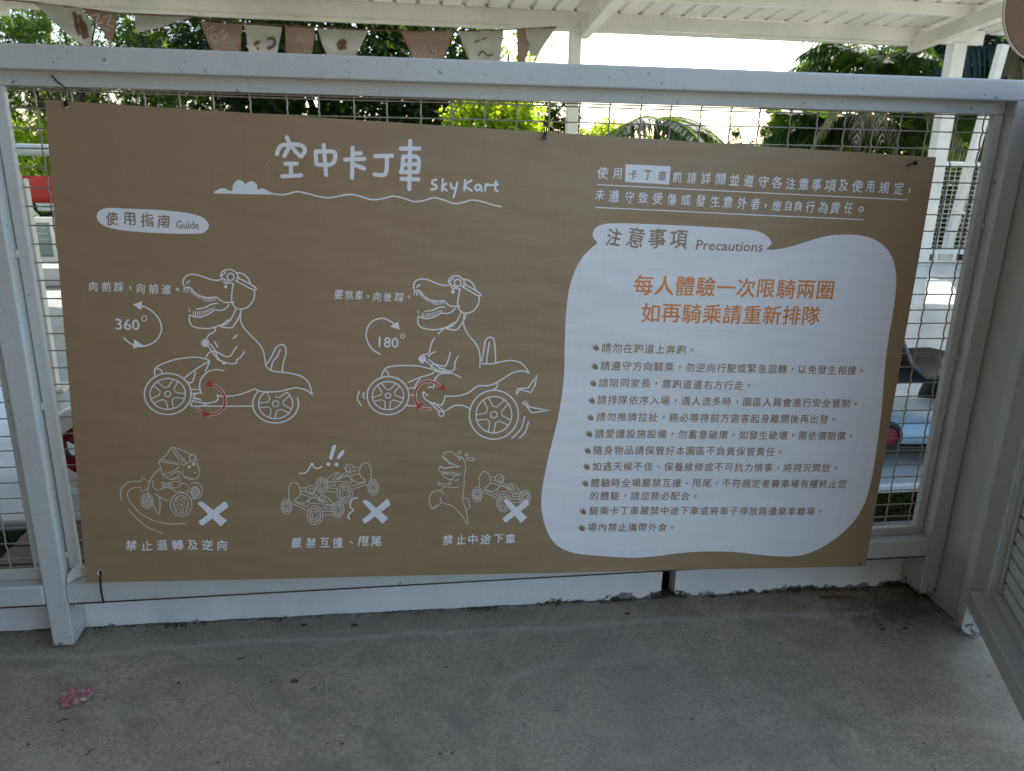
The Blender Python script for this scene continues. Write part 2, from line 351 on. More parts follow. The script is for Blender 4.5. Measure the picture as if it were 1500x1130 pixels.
# ================================================================== RAILING
rail = empty('railing', (0, 0, 0), label='white square tube railing with wire mesh that carries the brown notice board', cat='railing')
PX = [-1.1506, .9315]; PW = .0444
def post(x0, z0, parent=rail, mat='paint_chip', z1=1.195):
    return MB().box(x0, x0 + PW, 0, .0785, z0, z1).build('post', M[mat], parent, bevel=.0035)
post(-1.1506, .002); post(.9315, -.004)
post(-3.23, .004)
MB().box(-5, 1.9, -.002, .052, 1.1911, 1.2340).build('handrail', M['paint_chip'], rail, bevel=.0042)
BZ0, BZ1 = .1072, .1540
for x0, x1 in ((-3.1854, -1.1508), (-1.1060, .9313)):
    MB().box(x0 + .0006, x1 - .0004, -.001, .0770, BZ0, BZ1).build('bottom_rail', M['paint_chip'], rail, bevel=.003)
    MB().box(x0 + .002, x1 - .002, .004, .070, .1015, .1069).build('rust_shade_strip', M['rust_shade'], rail)  # rusty lower strip, kept dark to paint the shade between rail and wall
    fx0, fx1 = x0 + .003, x1 - .003
    frame = MB().box(fx0, fx1, .028, .0436, 1.1650, 1.1950).build('mesh_frame', M['paint_chip'], rail, bevel=.002)
    MB().box(fx0, fx1, .0285, .0436, .1545, .1755).build('frame_bar', M['paint_dirty'], frame, bevel=.002)
    MB().box(fx0, fx0 + .0215, .0282, .0438, .1757, 1.1648).build('frame_bar', M['paint'], frame, bevel=.002)
    MB().box(fx1 - .0215, fx1, .0282, .0438, .1757, 1.1648).build('frame_bar', M['paint'], frame, bevel=.002)
    # weld blobs at the corners
    for (wx, wz) in ((fx0 - .001, .21), (fx0 - .001, .55), (fx0 - .001, .86), (fx1 + .001, .62), (fx1 + .001, .93)):
        wb = MB().lathe((wx, .0275, wz - .008), (0, 0, 1), [(.0005, 0), (.0042, .003), (.0035, .009), (.0046, .013), (.0005, .017)], 7)
        wb.build('weld_bead', M['paint_chip'], frame, smooth=True)
    # crimped wire mesh: upright wires wave in depth, level wires run nearly straight
    pitch, lv = .0645, .0357
    z0m, z1m = .170, 1.172; up = MB(); pts = []
    n = int((z1m - z0m) / lv * 6)
    for i in range(n + 1):
        zz = z0m + (z1m - z0m) * i / n; ph = (zz - 1.1626) / lv * math.pi * 2
        pts.append((.0006 * math.sin(ph * 2 + .7), -.0017 * math.cos(ph) - .0005 * math.cos(ph * 2), zz - z0m))
    up.tube(pts, .0018, 5); upme = up.mesh('upright_wire', True); upme.materials.append(M['wire'])
    pts = [(fx1 - fx0 - .01) * i / 120 for i in range(121)]
    lvl = MB().tube([(p, .0006 * math.cos(p / pitch * math.pi), .0005 * math.sin(p * 9)) for p in pts], .00150, 5)
    lme = lvl.mesh('level_wire', True); lme.materials.append(M['wire'])
    mesh_o = bpy.data.objects.new('wire_mesh', None); link(mesh_o, rail); mesh_o.empty_display_size = .1
    xw = -1.0390 - pitch * 40
    while xw < fx1 - .024:
        if xw > fx0 + .024:
            o = bpy.data.objects.new('wire', upme); link(o, mesh_o); o.location = (xw + rng.normal(0, .0012), .0462, z0m); o.rotation_euler = (0, rng.normal(0, .0012), 0)
        xw += pitch
    zz = 1.1626
    while zz > .18:
        o = bpy.data.objects.new('wire', lme); link(o, mesh_o); o.location = (fx0 + .005, .0448 if round((1.1626 - zz) / lv) % 2 else .0470, zz); o.rotation_euler = (0, rng.normal(0, .0008), 0)
        zz -= lv
    o = bpy.data.objects.new('wire', lme); link(o, mesh_o); o.location = (fx0 + .005, .0462, 1.1585); o.rotation_euler = (0, .0012, 0)
# bent flange off-cut where the frame meets the bottom rail
MB().add([(-1.1035, .004, .1545), (-1.083, .026, .1575), (-1.0830, .028, .195), (-1.1035, .016, .170), (-1.1035, .007, .1545), (-1.080, .029, .1575), (-1.080, .031, .192), (-1.1035, .019, .168)],
         [(0, 1, 2, 3), (7, 6, 5, 4), (0, 4, 5, 1), (1, 5, 6, 2), (2, 6, 7, 3), (3, 7, 4, 0)]).build('gusset', M['paint_chip'], rail, bevel=.001)

# corner column
cc = empty('corner_column', (1.02, 0, 0), label='grey-white painted corner column standing between the two railings', cat='column')
MB().box(-.0428, .045, -.100, .090, -.06, 1.190).build('shaft', M['paint_dirty'], cc, bevel=.003)

# side railing coming towards the camera at the right
O2 = Vector((.937, -.150, 0)); D2 = Vector((-.400, -.9165, 0)).normalized(); N2 = Vector((-D2.y, D2.x, 0))
side = empty('side_railing', O2, label='white railing with a louvred panel running towards the camera at the right edge', cat='railing')
ang = math.atan2(D2.y, D2.x); side.rotation_euler = (0, 0, ang)      # local +x runs along D2, local +y = N2 (outward)
def sbox(x0, x1, y0, y1, z0, z1, name, mat='paint', parent=side, bevel=.003):
    return MB().box(x0, x1, y0, y1, z0, z1).build(name, M[mat], parent, bevel=bevel)
sbox(-.052, 0, 0, .045, -.018, 1.189, 'post', 'paint_chip')
sbox(.0005, .45, 0, .0745, .0600, .1030, 'bottom_rail', 'paint_dirty')
sbox(-.06, .50, -.004, .060, 1.1910, 1.2335, 'handrail', 'paint')
sbox(.4505, .495, 0, .045, -.01, 1.189, 'post', 'paint_chip')
sf = sbox(.004, .447, .040, .068, .1035, .1220, 'panel_frame', 'paint_dirty', bevel=.002)
sbox(.004, .028, .0402, .0682, .1222, 1.165, 'frame_bar', 'paint', sf, .002)
sbox(.004, .447, .040, .068, 1.1655, 1.1895, 'frame_bar', 'paint', sf, .002)
slat_me = MB().box(0, .415, 0, .0045, 0, .0262).mesh('slat')
slat_me.materials.append(M['paint'])
zz = .126
while zz < 1.14:
    o = bpy.data.objects.new('slat', slat_me); link(o, side); o.location = (.0300, .0545, zz); o.rotation_euler = (0, rng.normal(0, .0006), 0); zz += .0330
sbox(.0285, .445, .0592, .0620, .1222, 1.165, 'light_block_sheet', 'paint_dirty', side, .0005)  # added to block the light behind, so the slat gaps stay dark
sbox(.0285, .040, .0485, .0535, .1222, 1.165, 'slat_strip', 'paint', sf, .001)

# ================================================================== NOTICE BOARD
W_, H_ = 1.8, .9727
bd = bpy.data.objects.new('notice_board', None); link(bd)
ux = Vector((math.cos(.03795), 0, -math.sin(.03795))); uz = Vector((math.sin(.03795), .05572, math.cos(.03795))).normalized(); uy = uz.cross(ux).normalized()
bo = Vector((-1.0138, .028, 1.1421))
bd.matrix_world = Matrix(((ux.x, uy.x, uz.x, bo.x), (ux.y, uy.y, uz.y, bo.y), (ux.z, uy.z, uz.z, bo.z), (0, 0, 0, 1)))
tag(bd, 'brown printed sky kart notice board with dinosaur drawings tied to the railing mesh', 'notice board')
# the traced print is laid out in board metres: photo outline -> board rectangle
_src = [(64, 146), (1369, 231), (1270, 832), (128, 852)]; _dst = [(0, 0), (W_, 0), (W_, -H_), (0, -H_)]
A_ = []; b_ = []
for (x, y), (u, v) in zip(_src, _dst):
    A_.append([x, y, 1, 0, 0, 0, -u * x, -u * y]); b_.append(u); A_.append([0, 0, 0, x, y, 1, -v * x, -v * y]); b_.append(v)
_h = np.append(np.linalg.solve(np.array(A_), np.array(b_)), 1).reshape(3, 3)
def P(x, y):
    q = _h @ np.array([x, y, 1.0]); return (q[0] / q[2], q[1] / q[2])
# board sheet, slightly wavy corrugated plastic, 5 mm
nx_, nz_ = 60, 32; v1 = []; f1 = []
def wav(u, v): return .0022 * math.sin(u * 3.6 + .4) * math.sin(v * 3.0) + .0010 * math.sin(u * 9.5 + v * 5)
for j in range(nz_ + 1):
    for i in range(nx_ + 1):
        u, v = W_ * i / nx_, -H_ * j / nz_; v1.append((u, wav(u, v), v))
for j in range(nz_):
    for i in range(nx_): a = j * (nx_ + 1) + i; f1.append((a, a + nx_ + 1, a + nx_ + 2, a + 1))
face = MB().add(v1, f1).build('sheet', M['board'], bd, smooth=True, recalc=False)
eb = MB(); ring = [(i, 0) for i in range(nx_)] + [(nx_, j) for j in range(nz_)] + [(nx_ - i, nz_) for i in range(nx_)] + [(0, nz_ - j) for j in range(nz_)]
vv = []
for (i, j) in ring:
    u, v = W_ * i / nx_, -H_ * j / nz_; vv += [(u, wav(u, v), v), (u, wav(u, v) + .005, v)]
L = len(ring); eb.add(vv, [(2 * k, 2 * k + 1, (2 * k + 3) % (2 * L), (2 * k + 2) % (2 * L)) for k in range(L)])
eb.build('sheet_edge', M['board_edge'], bd)
MB().add([(v[0], v[1] + .0049, v[2]) for v in v1], [tuple(reversed(f)) for f in f1]).build('sheet_back', M['board_edge'], bd, smooth=True, recalc=False)

LEV = [0]
def lev(base=1):
    LEV[0] = (LEV[0] + 1) % 9; return base * .00018 + LEV[0] * .000018
def smooth_pts(pts, closed=False, k=5):
    if len(pts) < 3: return list(pts)
    n = len(pts); out = []
    rngi = range(n) if closed else range(n - 1)
    for i in rngi:
        if closed: p0, p1, p2, p3 = pts[(i - 1) % n], pts[i], pts[(i + 1) % n], pts[(i + 2) % n]
        else: p0, p1, p2, p3 = pts[max(i - 1, 0)], pts[i], pts[i + 1], pts[min(i + 2, n - 1)]
        for s in range(k):
            t = s / k; out.append(tuple(.5 * ((2 * p1[c]) + (-p0[c] + p2[c]) * t + (2 * p0[c] - 5 * p1[c] + 4 * p2[c] - p3[c]) * t * t + (-p0[c] + 3 * p1[c] - 3 * p2[c] + p3[c]) * t ** 3) for c in (0, 1)))
    if not closed: out.append(tuple(pts[-1]))
    return out
def ribbon(mb, pts, w, base=1, closed=False, taper=False):
    q = []
    for i, p in enumerate(pts):                                  # keep long straight runs on the wavy sheet
        q.append(p)
        if i + 1 < len(pts):
            b = pts[i + 1]; k = int(math.hypot(b[0] - p[0], b[1] - p[1]) / .03)
            q += [(p[0] + (b[0] - p[0]) * j / (k + 1), p[1] + (b[1] - p[1]) * j / (k + 1)) for j in range(1, k + 1)]
    pts = q
    """pts in board metres (u, v); w in metres"""
    off = lev(base); n = len(pts); vs2 = []; fs2 = []
    if n < 2: return
    for i, p in enumerate(pts):
        a = pts[(i - 1) % n] if closed else pts[max(i - 1, 0)]; b = pts[(i + 1) % n] if closed else pts[min(i + 1, n - 1)]
        tx, ty = b[0] - a[0], b[1] - a[1]; l = math.hypot(tx, ty) or 1e-9; nxn, nyn = -ty / l, tx / l
        ww = w / 2 * ((.35 + .65 * math.sin(math.pi * min(1, max(0, (i + .5) / n))) ** .5) if taper else 1)
        for s in (1, -1):
            u, v = p[0] + s * nxn * ww, p[1] + s * nyn * ww; vs2.append((u, wav(u, v) - off, v))
    m_ = n if closed else n - 1
    for i in range(m_): j = (i + 1) % n; fs2.append((2 * i, 2 * i + 1, 2 * j + 1, 2 * j))
    mb.add(vs2, fs2)
    if not closed and not taper:
        for (p, q) in ((pts[0], pts[1]), (pts[-1], pts[-2])):            # round caps
            a0 = math.atan2(p[1] - q[1], p[0] - q[0]); arc = [(p[0] + w / 2 * math.cos(a0 + t), p[1] + w / 2 * math.sin(a0 + t)) for t in np.linspace(-math.pi / 2, math.pi / 2, 6)]
            mb.add([(u, wav(u, v) - off, v) for u, v in arc], [tuple(range(6))])
def fill(mb, pts, base=1):
    """filled outline (board metres) triangulated"""
    off = lev(base); bm = bmesh.new(); vl = [bm.verts.new((u, wav(u, v) - off, v)) for u, v in pts]
    for i in range(len(vl)): bm.edges.new((vl[i], vl[(i + 1) % len(vl)]))
    bmesh.ops.triangle_fill(bm, edges=bm.edges[:], use_beauty=True)
    bm.verts.index_update(); mb.add([v.co[:] for v in bm.verts], [[v.index for v in f.verts] for f in bm.faces]); bm.free()
def orient(o):
    me = o.data; bm = bmesh.new(); bm.from_mesh(me)
    fl = [f for f in bm.faces if f.normal.y > 0]
    bmesh.ops.reverse_faces(bm, faces=fl); bm.to_mesh(me); bm.free(); return o
def pbuild(mb, name, mat, parent=bd, label=None):
    o = mb.build(name, M[mat], parent, recalc=False); orient(o)
    if label: o['label'] = label
    return o
class Z:
    """a zoomed tracing frame of the photo: origin and scale"""
    def __init__(s, ox, oy, k): s.ox, s.oy, s.k = ox, oy, k
    def __call__(s, x, y): return (s.ox + x / s.k, s.oy + y / s.k)
def ppm(x, y):   # board metres per photo pixel near a point
    a = P(x, y); b = P(x + 1, y); return math.hypot(b[0] - a[0], b[1] - a[1])
def stroke(mb, z, pts, wpx, base=1, sm=True, closed=False, taper=False):
    q = [z(*p) for p in pts]; q = smooth_pts(q, closed, 4) if sm else q
    ribbon(mb, [P(*p) for p in q], wpx * ppm(*q[0]), base, closed, taper)
def area(mb, z, pts, base=1, sm=True, k=4):
    q = [z(*p) for p in pts]; q = smooth_pts(q, True, k) if sm else q
    fill(mb, [P(*p) for p in q], base)
def ell(cx, cy, rx, ry, a0=0, a1=360, n=28):
    return [(cx + rx * math.cos(R(a)), cy + ry * math.sin(R(a))) for a in np.linspace(a0, a1, n, endpoint=(a1 - a0 < 359))]
def dot(mb, z, cx, cy, r, base=1, ry=None): area(mb, z, ell(cx, cy, r, ry or r, n=12), base, sm=False)
def ring_(mb, z, cx, cy, rx, ry, w, base=1, n=36): stroke(mb, z, ell(cx, cy, rx, ry, n=n), w, base, sm=False, closed=True)
def wheel(mb, z, cx, cy, rx, ry, ix, iy, w, hub=18, rot=0, base=1):
    ring_(mb, z, cx, cy, rx, ry, w, base); ring_(mb, z, cx, cy, ix, iy, w * .85, base); ring_(mb, z, cx, cy, hub, hub * .95, w * .8, base, 12)
    for k in range(5):
        a = 72 * k + rot; g = [(cx + ix * c * math.cos(R(t)), cy + iy * c * math.sin(R(t))) for c, t in ((.96, a + 9), (.46, a + 22), (.46, a + 50), (.96, a + 63))]
        stroke(mb, z, g, w * .75, base, sm=False)

# ---- glyphs: every character is a mesh made once from the built-in font
GL = {}
def glyph(ch, fat=0.0):
    key = (ch, fat)
    if key in GL: return GL[key]
    cu = bpy.data.curves.new('glyph', 'FONT'); cu.body = ch; cu.size = 1; cu.resolution_u = 2; cu.align_x = 'LEFT'; cu.offset = fat
    ob = bpy.data.objects.new('glyph', cu); col.objects.link(ob)
    bpy.context.view_layer.update()
    me = bpy.data.meshes.new_from_object(ob.evaluated_get(bpy.context.evaluated_depsgraph_get()))
    V = [(v.co.x, v.co.y) for v in me.vertices]; F = [tuple(p.vertices) for p in me.polygons]
    bpy.data.objects.remove(ob); bpy.data.curves.remove(cu); bpy.data.meshes.remove(me)
    GL[key] = (V, F); return GL[key]
def put(mb, ch, u, v, em, ang=0, fat=0.0, sx=1.0, base=2, shear=0.0, wob=0.0):
    """centre a glyph at board point (u, v)"""
    V, F = glyph(ch)
    if not V: return
    xs_ = [p[0] for p in V]; ys_ = [p[1] for p in V]
    cx_, cy_ = (min(xs_) + max(xs_)) / 2, (min(ys_) + max(ys_)) / 2
    c, s = math.cos(ang), math.sin(ang)
    p1, p2 = (rng.uniform(0, 6.28), rng.uniform(0, 6.28)) if wob else (0, 0)
    sx *= 1 + (rng.uniform(-.12, .05) if wob else 0)
    if wob: V = [(x + wob * math.sin(y * 6.5 + p1) + wob * .5 * math.sin(x * 11 + p2), y + wob * math.sin(x * 6 + p2) + wob * 1.2 * (x - cx_)) for (x, y) in V]
    for (ox, oy) in (((0, 0),) if fat <= 0 else ((-fat, -fat * .6), (fat, -fat * .6), (0, fat))):
        off = lev(base); out = []
        for (x, y) in V:
            x = (x - cx_ + ox) * em * sx + (y - cy_) * em * shear; y = (y - cy_ + oy) * em
            uu, vv2 = u + x * c - y * s, v + x * s + y * c; out.append((uu, wav(uu, vv2) - off, vv2))
        mb.add(out, F)
CJKH = None
def line(mb, z, text, p0, p1, em_k=.92, fat=0.0, base=2, hand=0.0, last=None, size=None):
    """text spread evenly from the centre of its first character to the centre of character number `last`"""
    a = P(*z(*p0)); b = P(*z(*p1)); last = last if last is not None else len(text) - 1
    step = ((b[0] - a[0]) / last, (b[1] - a[1]) / last); adv = math.hypot(*step); ang_ = math.atan2(step[1], step[0])
    em = (size if size else adv * em_k) * CJKH
    for i, ch in enumerate(text):
        h1, h2, h3 = (rng.normal(0, hand), rng.normal(0, hand), rng.normal(0, hand * 1.2)) if hand else (0, 0, 0)
        u, v = a[0] + step[0] * i + h1 * adv * .5, a[1] + step[1] * i + h2 * adv * .5
        put(mb, ch, u, v, em * (1 + h3), ang_ + h1 * .5, fat, 1.0, base)
# font em: height of a full CJK box at size 1
_V, _F = glyph('國'); _hh = max(p[1] for p in _V) - min(p[1] for p in _V); CJKH = .90 / _hh
def latin(mb, z, text, p0, p1, h_px, fat=0.0, base=2, shear=0.0):
    """latin word: p0 = left end of baseline, p1 = right end of baseline, h_px = cap height in tracing px"""
    a = P(*z(*p0)); b = P(*z(*p1)); c0 = P(*z(p0[0], p0[1] - h_px)); H = math.hypot(c0[0] - a[0], c0[1] - a[1])
    V, F = glyph(text); x0, x1 = min(p[0] for p in V), max(p[0] for p in V)
    Vc, _ = glyph('H'); ch = max(p[1] for p in Vc)
    sx = math.hypot(b[0] - a[0], b[1] - a[1]) / (x1 - x0); sy = H / ch; an = math.atan2(b[1] - a[1], b[0] - a[0])
    for ox, oy in ((0, 0), (.022, 0), (.011, .018)):
        off = lev(base); out = []
        for (x, y) in V:
            X_ = (x - x0 + ox) * sx + y * sy * shear; Y_ = (y + oy) * sy; u = a[0] + X_ * math.cos(an) - Y_ * math.sin(an); v = a[1] + X_ * math.sin(an) + Y_ * math.cos(an); out.append((u, wav(u, v) - off, v))
        mb.add(out, F)

# ---- white rounded panel at the right
z6 = Z(780, 310, 2.1732)
blob = [(200, 100), (190, 86), (186, 70), (195, 52), (215, 42), (250, 38), (330, 39), (450, 44), (560, 50), (680, 58), (725, 68), (748, 85), (757, 103), (742, 122), (800, 117), (860, 100), (920, 82), (970, 75), (1030, 76), (1080, 88), (1120, 115), (1145, 155), (1155, 210), (1152, 280), (1140, 360), (1128, 440), (1120, 530), (1112, 640), (1100, 740), (1085, 840), (1065, 920), (1030, 985), (980, 1035), (920, 1075), (870, 1095), (820, 1102), (740, 1098), (650, 1088), (560, 1086), (480, 1090), (400, 1100), (330, 1105), (260, 1102), (190, 1096), (130, 1088), (80, 1065), (50, 1025), (32, 970), (28, 910), (38, 840), (55, 760), (75, 680), (90, 600), (98, 520), (100, 420), (103, 330), (112, 250), (130, 190), (155, 145), (180, 118)]
mb = MB(); area(mb, z6, blob, 1, k=4)
# keep the fill following the sheet's waviness by subdividing it
panel = pbuild(mb, 'white_panel', 'print_white', label='large white blob shaped panel with rules')
bm = bmesh.new(); bm.from_mesh(panel.data)
bmesh.ops.subdivide_edges(bm, edges=[e for e in bm.edges if e.calc_length() > .12], cuts=3, use_grid_fill=True)
bmesh.ops.triangulate(bm, faces=bm.faces[:])
bmesh.ops.subdivide_edges(bm, edges=[e for e in bm.edges if e.calc_length() > .08], cuts=1)
bmesh.ops.triangulate(bm, faces=bm.faces[:])
for v in bm.verts: v.co.y = wav(v.co.x, v.co.z) - .00030
bm.to_mesh(panel.data); bm.free()

mb = MB(); line(mb, z6, '每人體驗一次限騎兩圈', (350, 234), (930, 252), .95, .012, 3)
line(mb, z6, '如再騎乘請重新排隊', (373, 324), (886, 333), .95, .012, 3)
pbuild(mb, 'orange_lettering', 'print_orange')
rules = [('請勿在跑道上奔跑。', (233, 435), (472, 441), 7), ('請遵守方向騎乘，勿逆向行駛或緊急迴轉，以免發生相撞。', (230, 492), (1016, 508), 24),
         ('請陪同家長，靠跑道邊右方行走。', (225, 547), (655, 555), 13), ('請排隊依序入場，遇人流多時，園區人員會進行安全管制。', (220, 601), (998, 613), 24),
         ('請勿推擠拉扯，務必等待前方遊客起身離開後再出發。', (217, 655), (928, 664), 22), ('請愛護設施設備，勿蓄意破壞，如發生破壞，需依價賠償。', (213, 709), (984, 717), 24),
         ('隨身物品請保管好本園區不負責保管責任。', (208, 762), (758, 767), 17), ('如遇天候不佳、保養維修或不可抗力情事，將視況開放。', (205, 814), (936, 819), 23),
         ('體驗時全場嚴禁互撞、甩尾，不符規定者賽車場有權終止您', (200, 866), (988, 870), 25), ('的體驗，請您務必配合。', (198, 907), (488, 909), 9),
         ('騎乘卡丁車嚴禁中途下車或將車子停放路邊棄車離場。', (196, 955), (888, 957), 22), ('場內禁止攜帶外食。', (191, 1007), (416, 1009), 7)]
for t, a, b, l in rules:
    mb = MB(); line(mb, z6, t, a, b, .90, .012, 3, last=l); pbuild(mb, 'rule_lettering', 'print_brown')
for (x, y) in ((198, 433), (195, 493), (190, 547), (186, 602), (182, 656), (178, 708), (174, 762), (171, 813), (167, 866), (160, 955), (156, 1008)):
    mb = MB(); area(mb, z6, [(x + 23 * a, y + 23 * b) for a, b in ((-.5, -.12), (-.18, .02), (-.34, -.42), (.0, -.1), (.06, -.52), (.30, -.12), (.48, -.05), (.48, .45), (.02, .50), (-.22, .30))], 3, sm=False)
    pbuild(mb, 'footprint_mark', 'print_brown')
z8 = Z(850, 220, 3.0)
mb = MB()
for ch, x, y, s in (('注', 140, 383, 76), ('意', 237, 384, 88), ('事', 331, 388, 86), ('項', 425, 393, 84)):
    u, v = P(*z8(x, y)); k = ppm(*z8(x, y)) / 3.0; put(mb, ch, u, v, s * k * CJKH, -.02 + rng.normal(0, .03), .014, .92, 3, 0, .035)
latin(mb, z8, 'Precautions', (500, 438), (793, 448), 42, .004, 3, .06)
pbuild(mb, 'heading_lettering', 'print_brown')
# warning lines above the panel
# the three characters in the white box are brown, so build the line in two colours
mb = MB(); mbb = MB(); t = '使用卡丁車前請詳閱並遵守各注意事項及使用規定'; xs8 = [88, 153, 222, 285, 350, 417, 480, 543, 607, 670, 732, 798, 857, 918, 975, 1032, 1092, 1150, 1212, 1268, 1330, 1393]; ys8 = [100, 103, 107, 110, 115, 118, 122, 124, 128, 131, 135, 140, 143, 148, 150, 153, 158, 157, 160, 162, 167, 170]
for i, ch in enumerate(t):
    u, v = P(*z8(xs8[i], ys8[i])); k = ppm(*z8(xs8[i], ys8[i])) / 3.0; box_ = i in (2, 3, 4)
    put(mbb if box_ else mb, ch, u, v, (50 if not box_ else 44) * k * CJKH * (1 + rng.normal(0, .03)), -.01 + rng.normal(0, .03), .011, .92, 3 if box_ else 1, 0, .028)
dot(mb, z8, 1441, 176, 5); stroke(mb, z8, [(1443, 176), (1438, 188)], 1.6)
pbuild(mb, 'warning_lettering', 'print_white'); mb = MB()
for ch, x, y in zip('未遵守致受傷或發生意外者應自負行為責任', (77, 140, 207, 268, 330, 393, 455, 520, 585, 640, 704, 762, 857, 908, 952, 1005, 1062, 1115, 1172), (196, 202, 207, 210, 213, 217, 219, 223, 226, 229, 233, 237, 245, 245, 247, 250, 253, 255, 256)):
    u, v = P(*z8(x, y)); k = ppm(*z8(x, y)) / 3.0; put(mb, ch, u, v, (50 if x < 850 or x > 990 else 43) * k * CJKH * (1 + rng.normal(0, .03)), -.01 + rng.normal(0, .03), .011, .92, 1, 0, .028)
dot(mb, z8, 808, 242, 5); stroke(mb, z8, [(810, 242), (805, 252)], 1.6); pbuild(mb, 'warning_lettering', 'print_white'); mb = MB(); ring_(mb, z8, 1229, 261, 9, 10, 1.6, 1, 12); pbuild(mb, 'full_stop', 'print_white')
bx = MB(); area(bx, z8, [(188, 62), (387, 72), (380, 152), (186, 140)], 1, sm=False); pbuild(bx, 'lettering_box', 'print_white')
pbuild(mbb, 'box_lettering', 'print_brown')
mb = MB(); stroke(mb, z8, [(67, 152), (500, 174), (1000, 199), (1430, 220)], 1.5, sm=False); stroke(mb, z8, [(60, 252), (400, 268), (800, 288), (1238, 307)], 1.5, sm=False)
pbuild(mb, 'underline', 'print_white')

# ---- title
z7 = Z(300, 190, 3.3333); mb = MB(); tw = 6.0
for s_ in ([(391, 38), (405, 66), (432, 105), (457, 130)], [(343, 118), (360, 80), (395, 72), (440, 72), (468, 80), (479, 102), (464, 128)], [(402, 82), (391, 105), (379, 128)], [(384, 166), (440, 165)], [(412, 168), (412, 222)], [(369, 227), (462, 222)],
           [(531, 108), (535, 165)], [(535, 168), (590, 172), (620, 158), (627, 118), (608, 106), (533, 106)], [(570, 74), (577, 150), (583, 220)],
           [(711, 88), (709, 235)], [(713, 117), (751, 115)], [(675, 146), (769, 142)], [(715, 168), (768, 190)],
           [(820, 129), (903, 127)], [(877, 130), (878, 180), (871, 214), (852, 222), (818, 218)],
           [(991, 55), (988, 290)], [(946, 92), (1036, 92)], [(958, 130), (955, 170), (950, 207)], [(960, 132), (1010, 130), (1031, 140), (1034, 175), (1028, 205)], [(958, 170), (1030, 168)], [(946, 207), (1028, 206)], [(950, 240), (1032, 242)]):
    stroke(mb, z7, s_, tw)
pbuild(mb, 'title_lettering', 'print_white')
mb = MB()
for s_ in ([(1120, 244), (1103, 248), (1099, 262), (1118, 272), (1120, 287), (1096, 292)], [(1151, 240), (1148, 297)], [(1168, 262), (1151, 279), (1171, 297)], [(1190, 262), (1194, 281), (1205, 286)], [(1222, 258), (1215, 290), (1204, 330)],
           [(1261, 245), (1256, 295)], [(1291, 247), (1260, 272), (1292, 297)], [(1338, 275), (1320, 268), (1309, 284), (1322, 297), (1337, 282), (1341, 299)], [(1361, 266), (1358, 298)], [(1358, 279), (1370, 268), (1385, 272)], [(1411, 252), (1407, 288), (1419, 300)], [(1394, 270), (1421, 267)]):
    stroke(mb, z7, s_, 3.2)
pbuild(mb, 'subtitle_lettering', 'print_white')
mb = MB(); area(mb, z7, [(37, 308), (60, 290), (85, 284), (110, 295), (127, 297), (129, 272), (145, 250), (165, 245), (185, 258), (192, 266), (205, 254), (228, 252), (247, 268), (251, 290), (275, 285), (300, 297), (325, 309), (350, 315), (300, 315), (200, 314), (100, 311)], 1, k=3)
stroke(mb, z7, [(330, 312), (380, 316), (440, 302), (490, 310), (560, 328), (610, 330), (690, 316), (740, 322), (800, 340), (850, 338), (910, 324), (960, 334), (1010, 350), (1060, 345), (1110, 332), (1160, 344), (1205, 360), (1250, 355), (1290, 344), (1340, 350), (1400, 368), (1438, 376)], 2.2)
pbuild(mb, 'cloud_drawing', 'print_white')
# ---- guide pill
z1 = Z(0, 0, 2.974); z0 = Z(0, 0, 1)
mb = MB(); area(mb, z0, [(141, 317), (145, 308), (157, 304), (185, 305), (230, 307), (270, 311), (293, 317), (303, 326), (303, 334), (294, 341), (270, 342), (235, 341), (190, 338), (160, 333), (146, 326)], 1)
pbuild(mb, 'white_pill', 'print_white')
mb = MB()
for ch, x, y in (('使', 485, 950), ('用', 560, 951), ('指', 637, 957), ('南', 710, 962)):
    u, v = P(*z1(x, y)); k = ppm(*z1(x, y)) / z1.k; put(mb, ch, u, v, 62 * k * CJKH, -.03 + rng.normal(0, .03), .014, .92, 3, 0, .03)
latin(mb, z1, 'Guide', (764, 992), (862, 996), 32, .006, 3)
pbuild(mb, 'guide_lettering', 'print_brown')
z4 = Z(0, 370, 2.974); z5 = Z(450, 370, 2.974)
def hand_line(z, items, em, mat='print_line', name='caption_lettering', fat=.016):
    mb = MB()
    for ch, x, y in items:
        u, v = P(*z(x, y)); k = ppm(*z(x, y)) / z.k; e = em * (.30 / .3 if ch not in '，。、' else 1)
        put(mb, ch, u, v, e * k * CJKH, rng.normal(0, .03) - .01, fat * .8, .93, 1, 0, .028)
    pbuild(mb, name, mat)
hand_line(z4, [('向', 407, 143), ('前', 463, 145), ('踩', 517, 147), ('，', 566, 152), ('向', 612, 152), ('前', 667, 155), ('進', 723, 157), ('。', 770, 157)], 47)
hand_line(z5, [('要', 132, 182), ('煞', 177, 183), ('車', 220, 185), ('，', 258, 190), ('向', 298, 190), ('後', 345, 192), ('踩', 395, 193), ('。', 438, 193)], 43)
mb = MB(); latin(mb, z4, '360', (505, 331), (608, 335), 46, .004, 1); ring_(mb, z4, 628, 283, 11, 11, 1.4, 1, 14); pbuild(mb, 'angle_lettering', 'print_line')
mb = MB(); latin(mb, z5, '180', (306, 410), (391, 414), 44, .004, 1); ring_(mb, z5, 411, 363, 9, 9, 1.4, 1, 14); pbuild(mb, 'angle_lettering', 'print_line')
m1 = Z(160, 640, 6.279); m2 = Z(400, 640, 6.279); m3 = Z(610, 640, 6.279)
hand_line(m1, [('禁', 210, 988), ('止', 352, 990), ('迴', 493, 985), ('轉', 637, 985), ('及', 775, 985), ('逆', 910, 985), ('向', 1045, 985)], 112, fat=.022)
hand_line(m2, [('嚴', 218, 970), ('禁', 352, 970), ('互', 477, 968), ('撞', 597, 970), ('、', 720, 966), ('甩', 832, 960), ('尾', 950, 958)], 110, fat=.022)
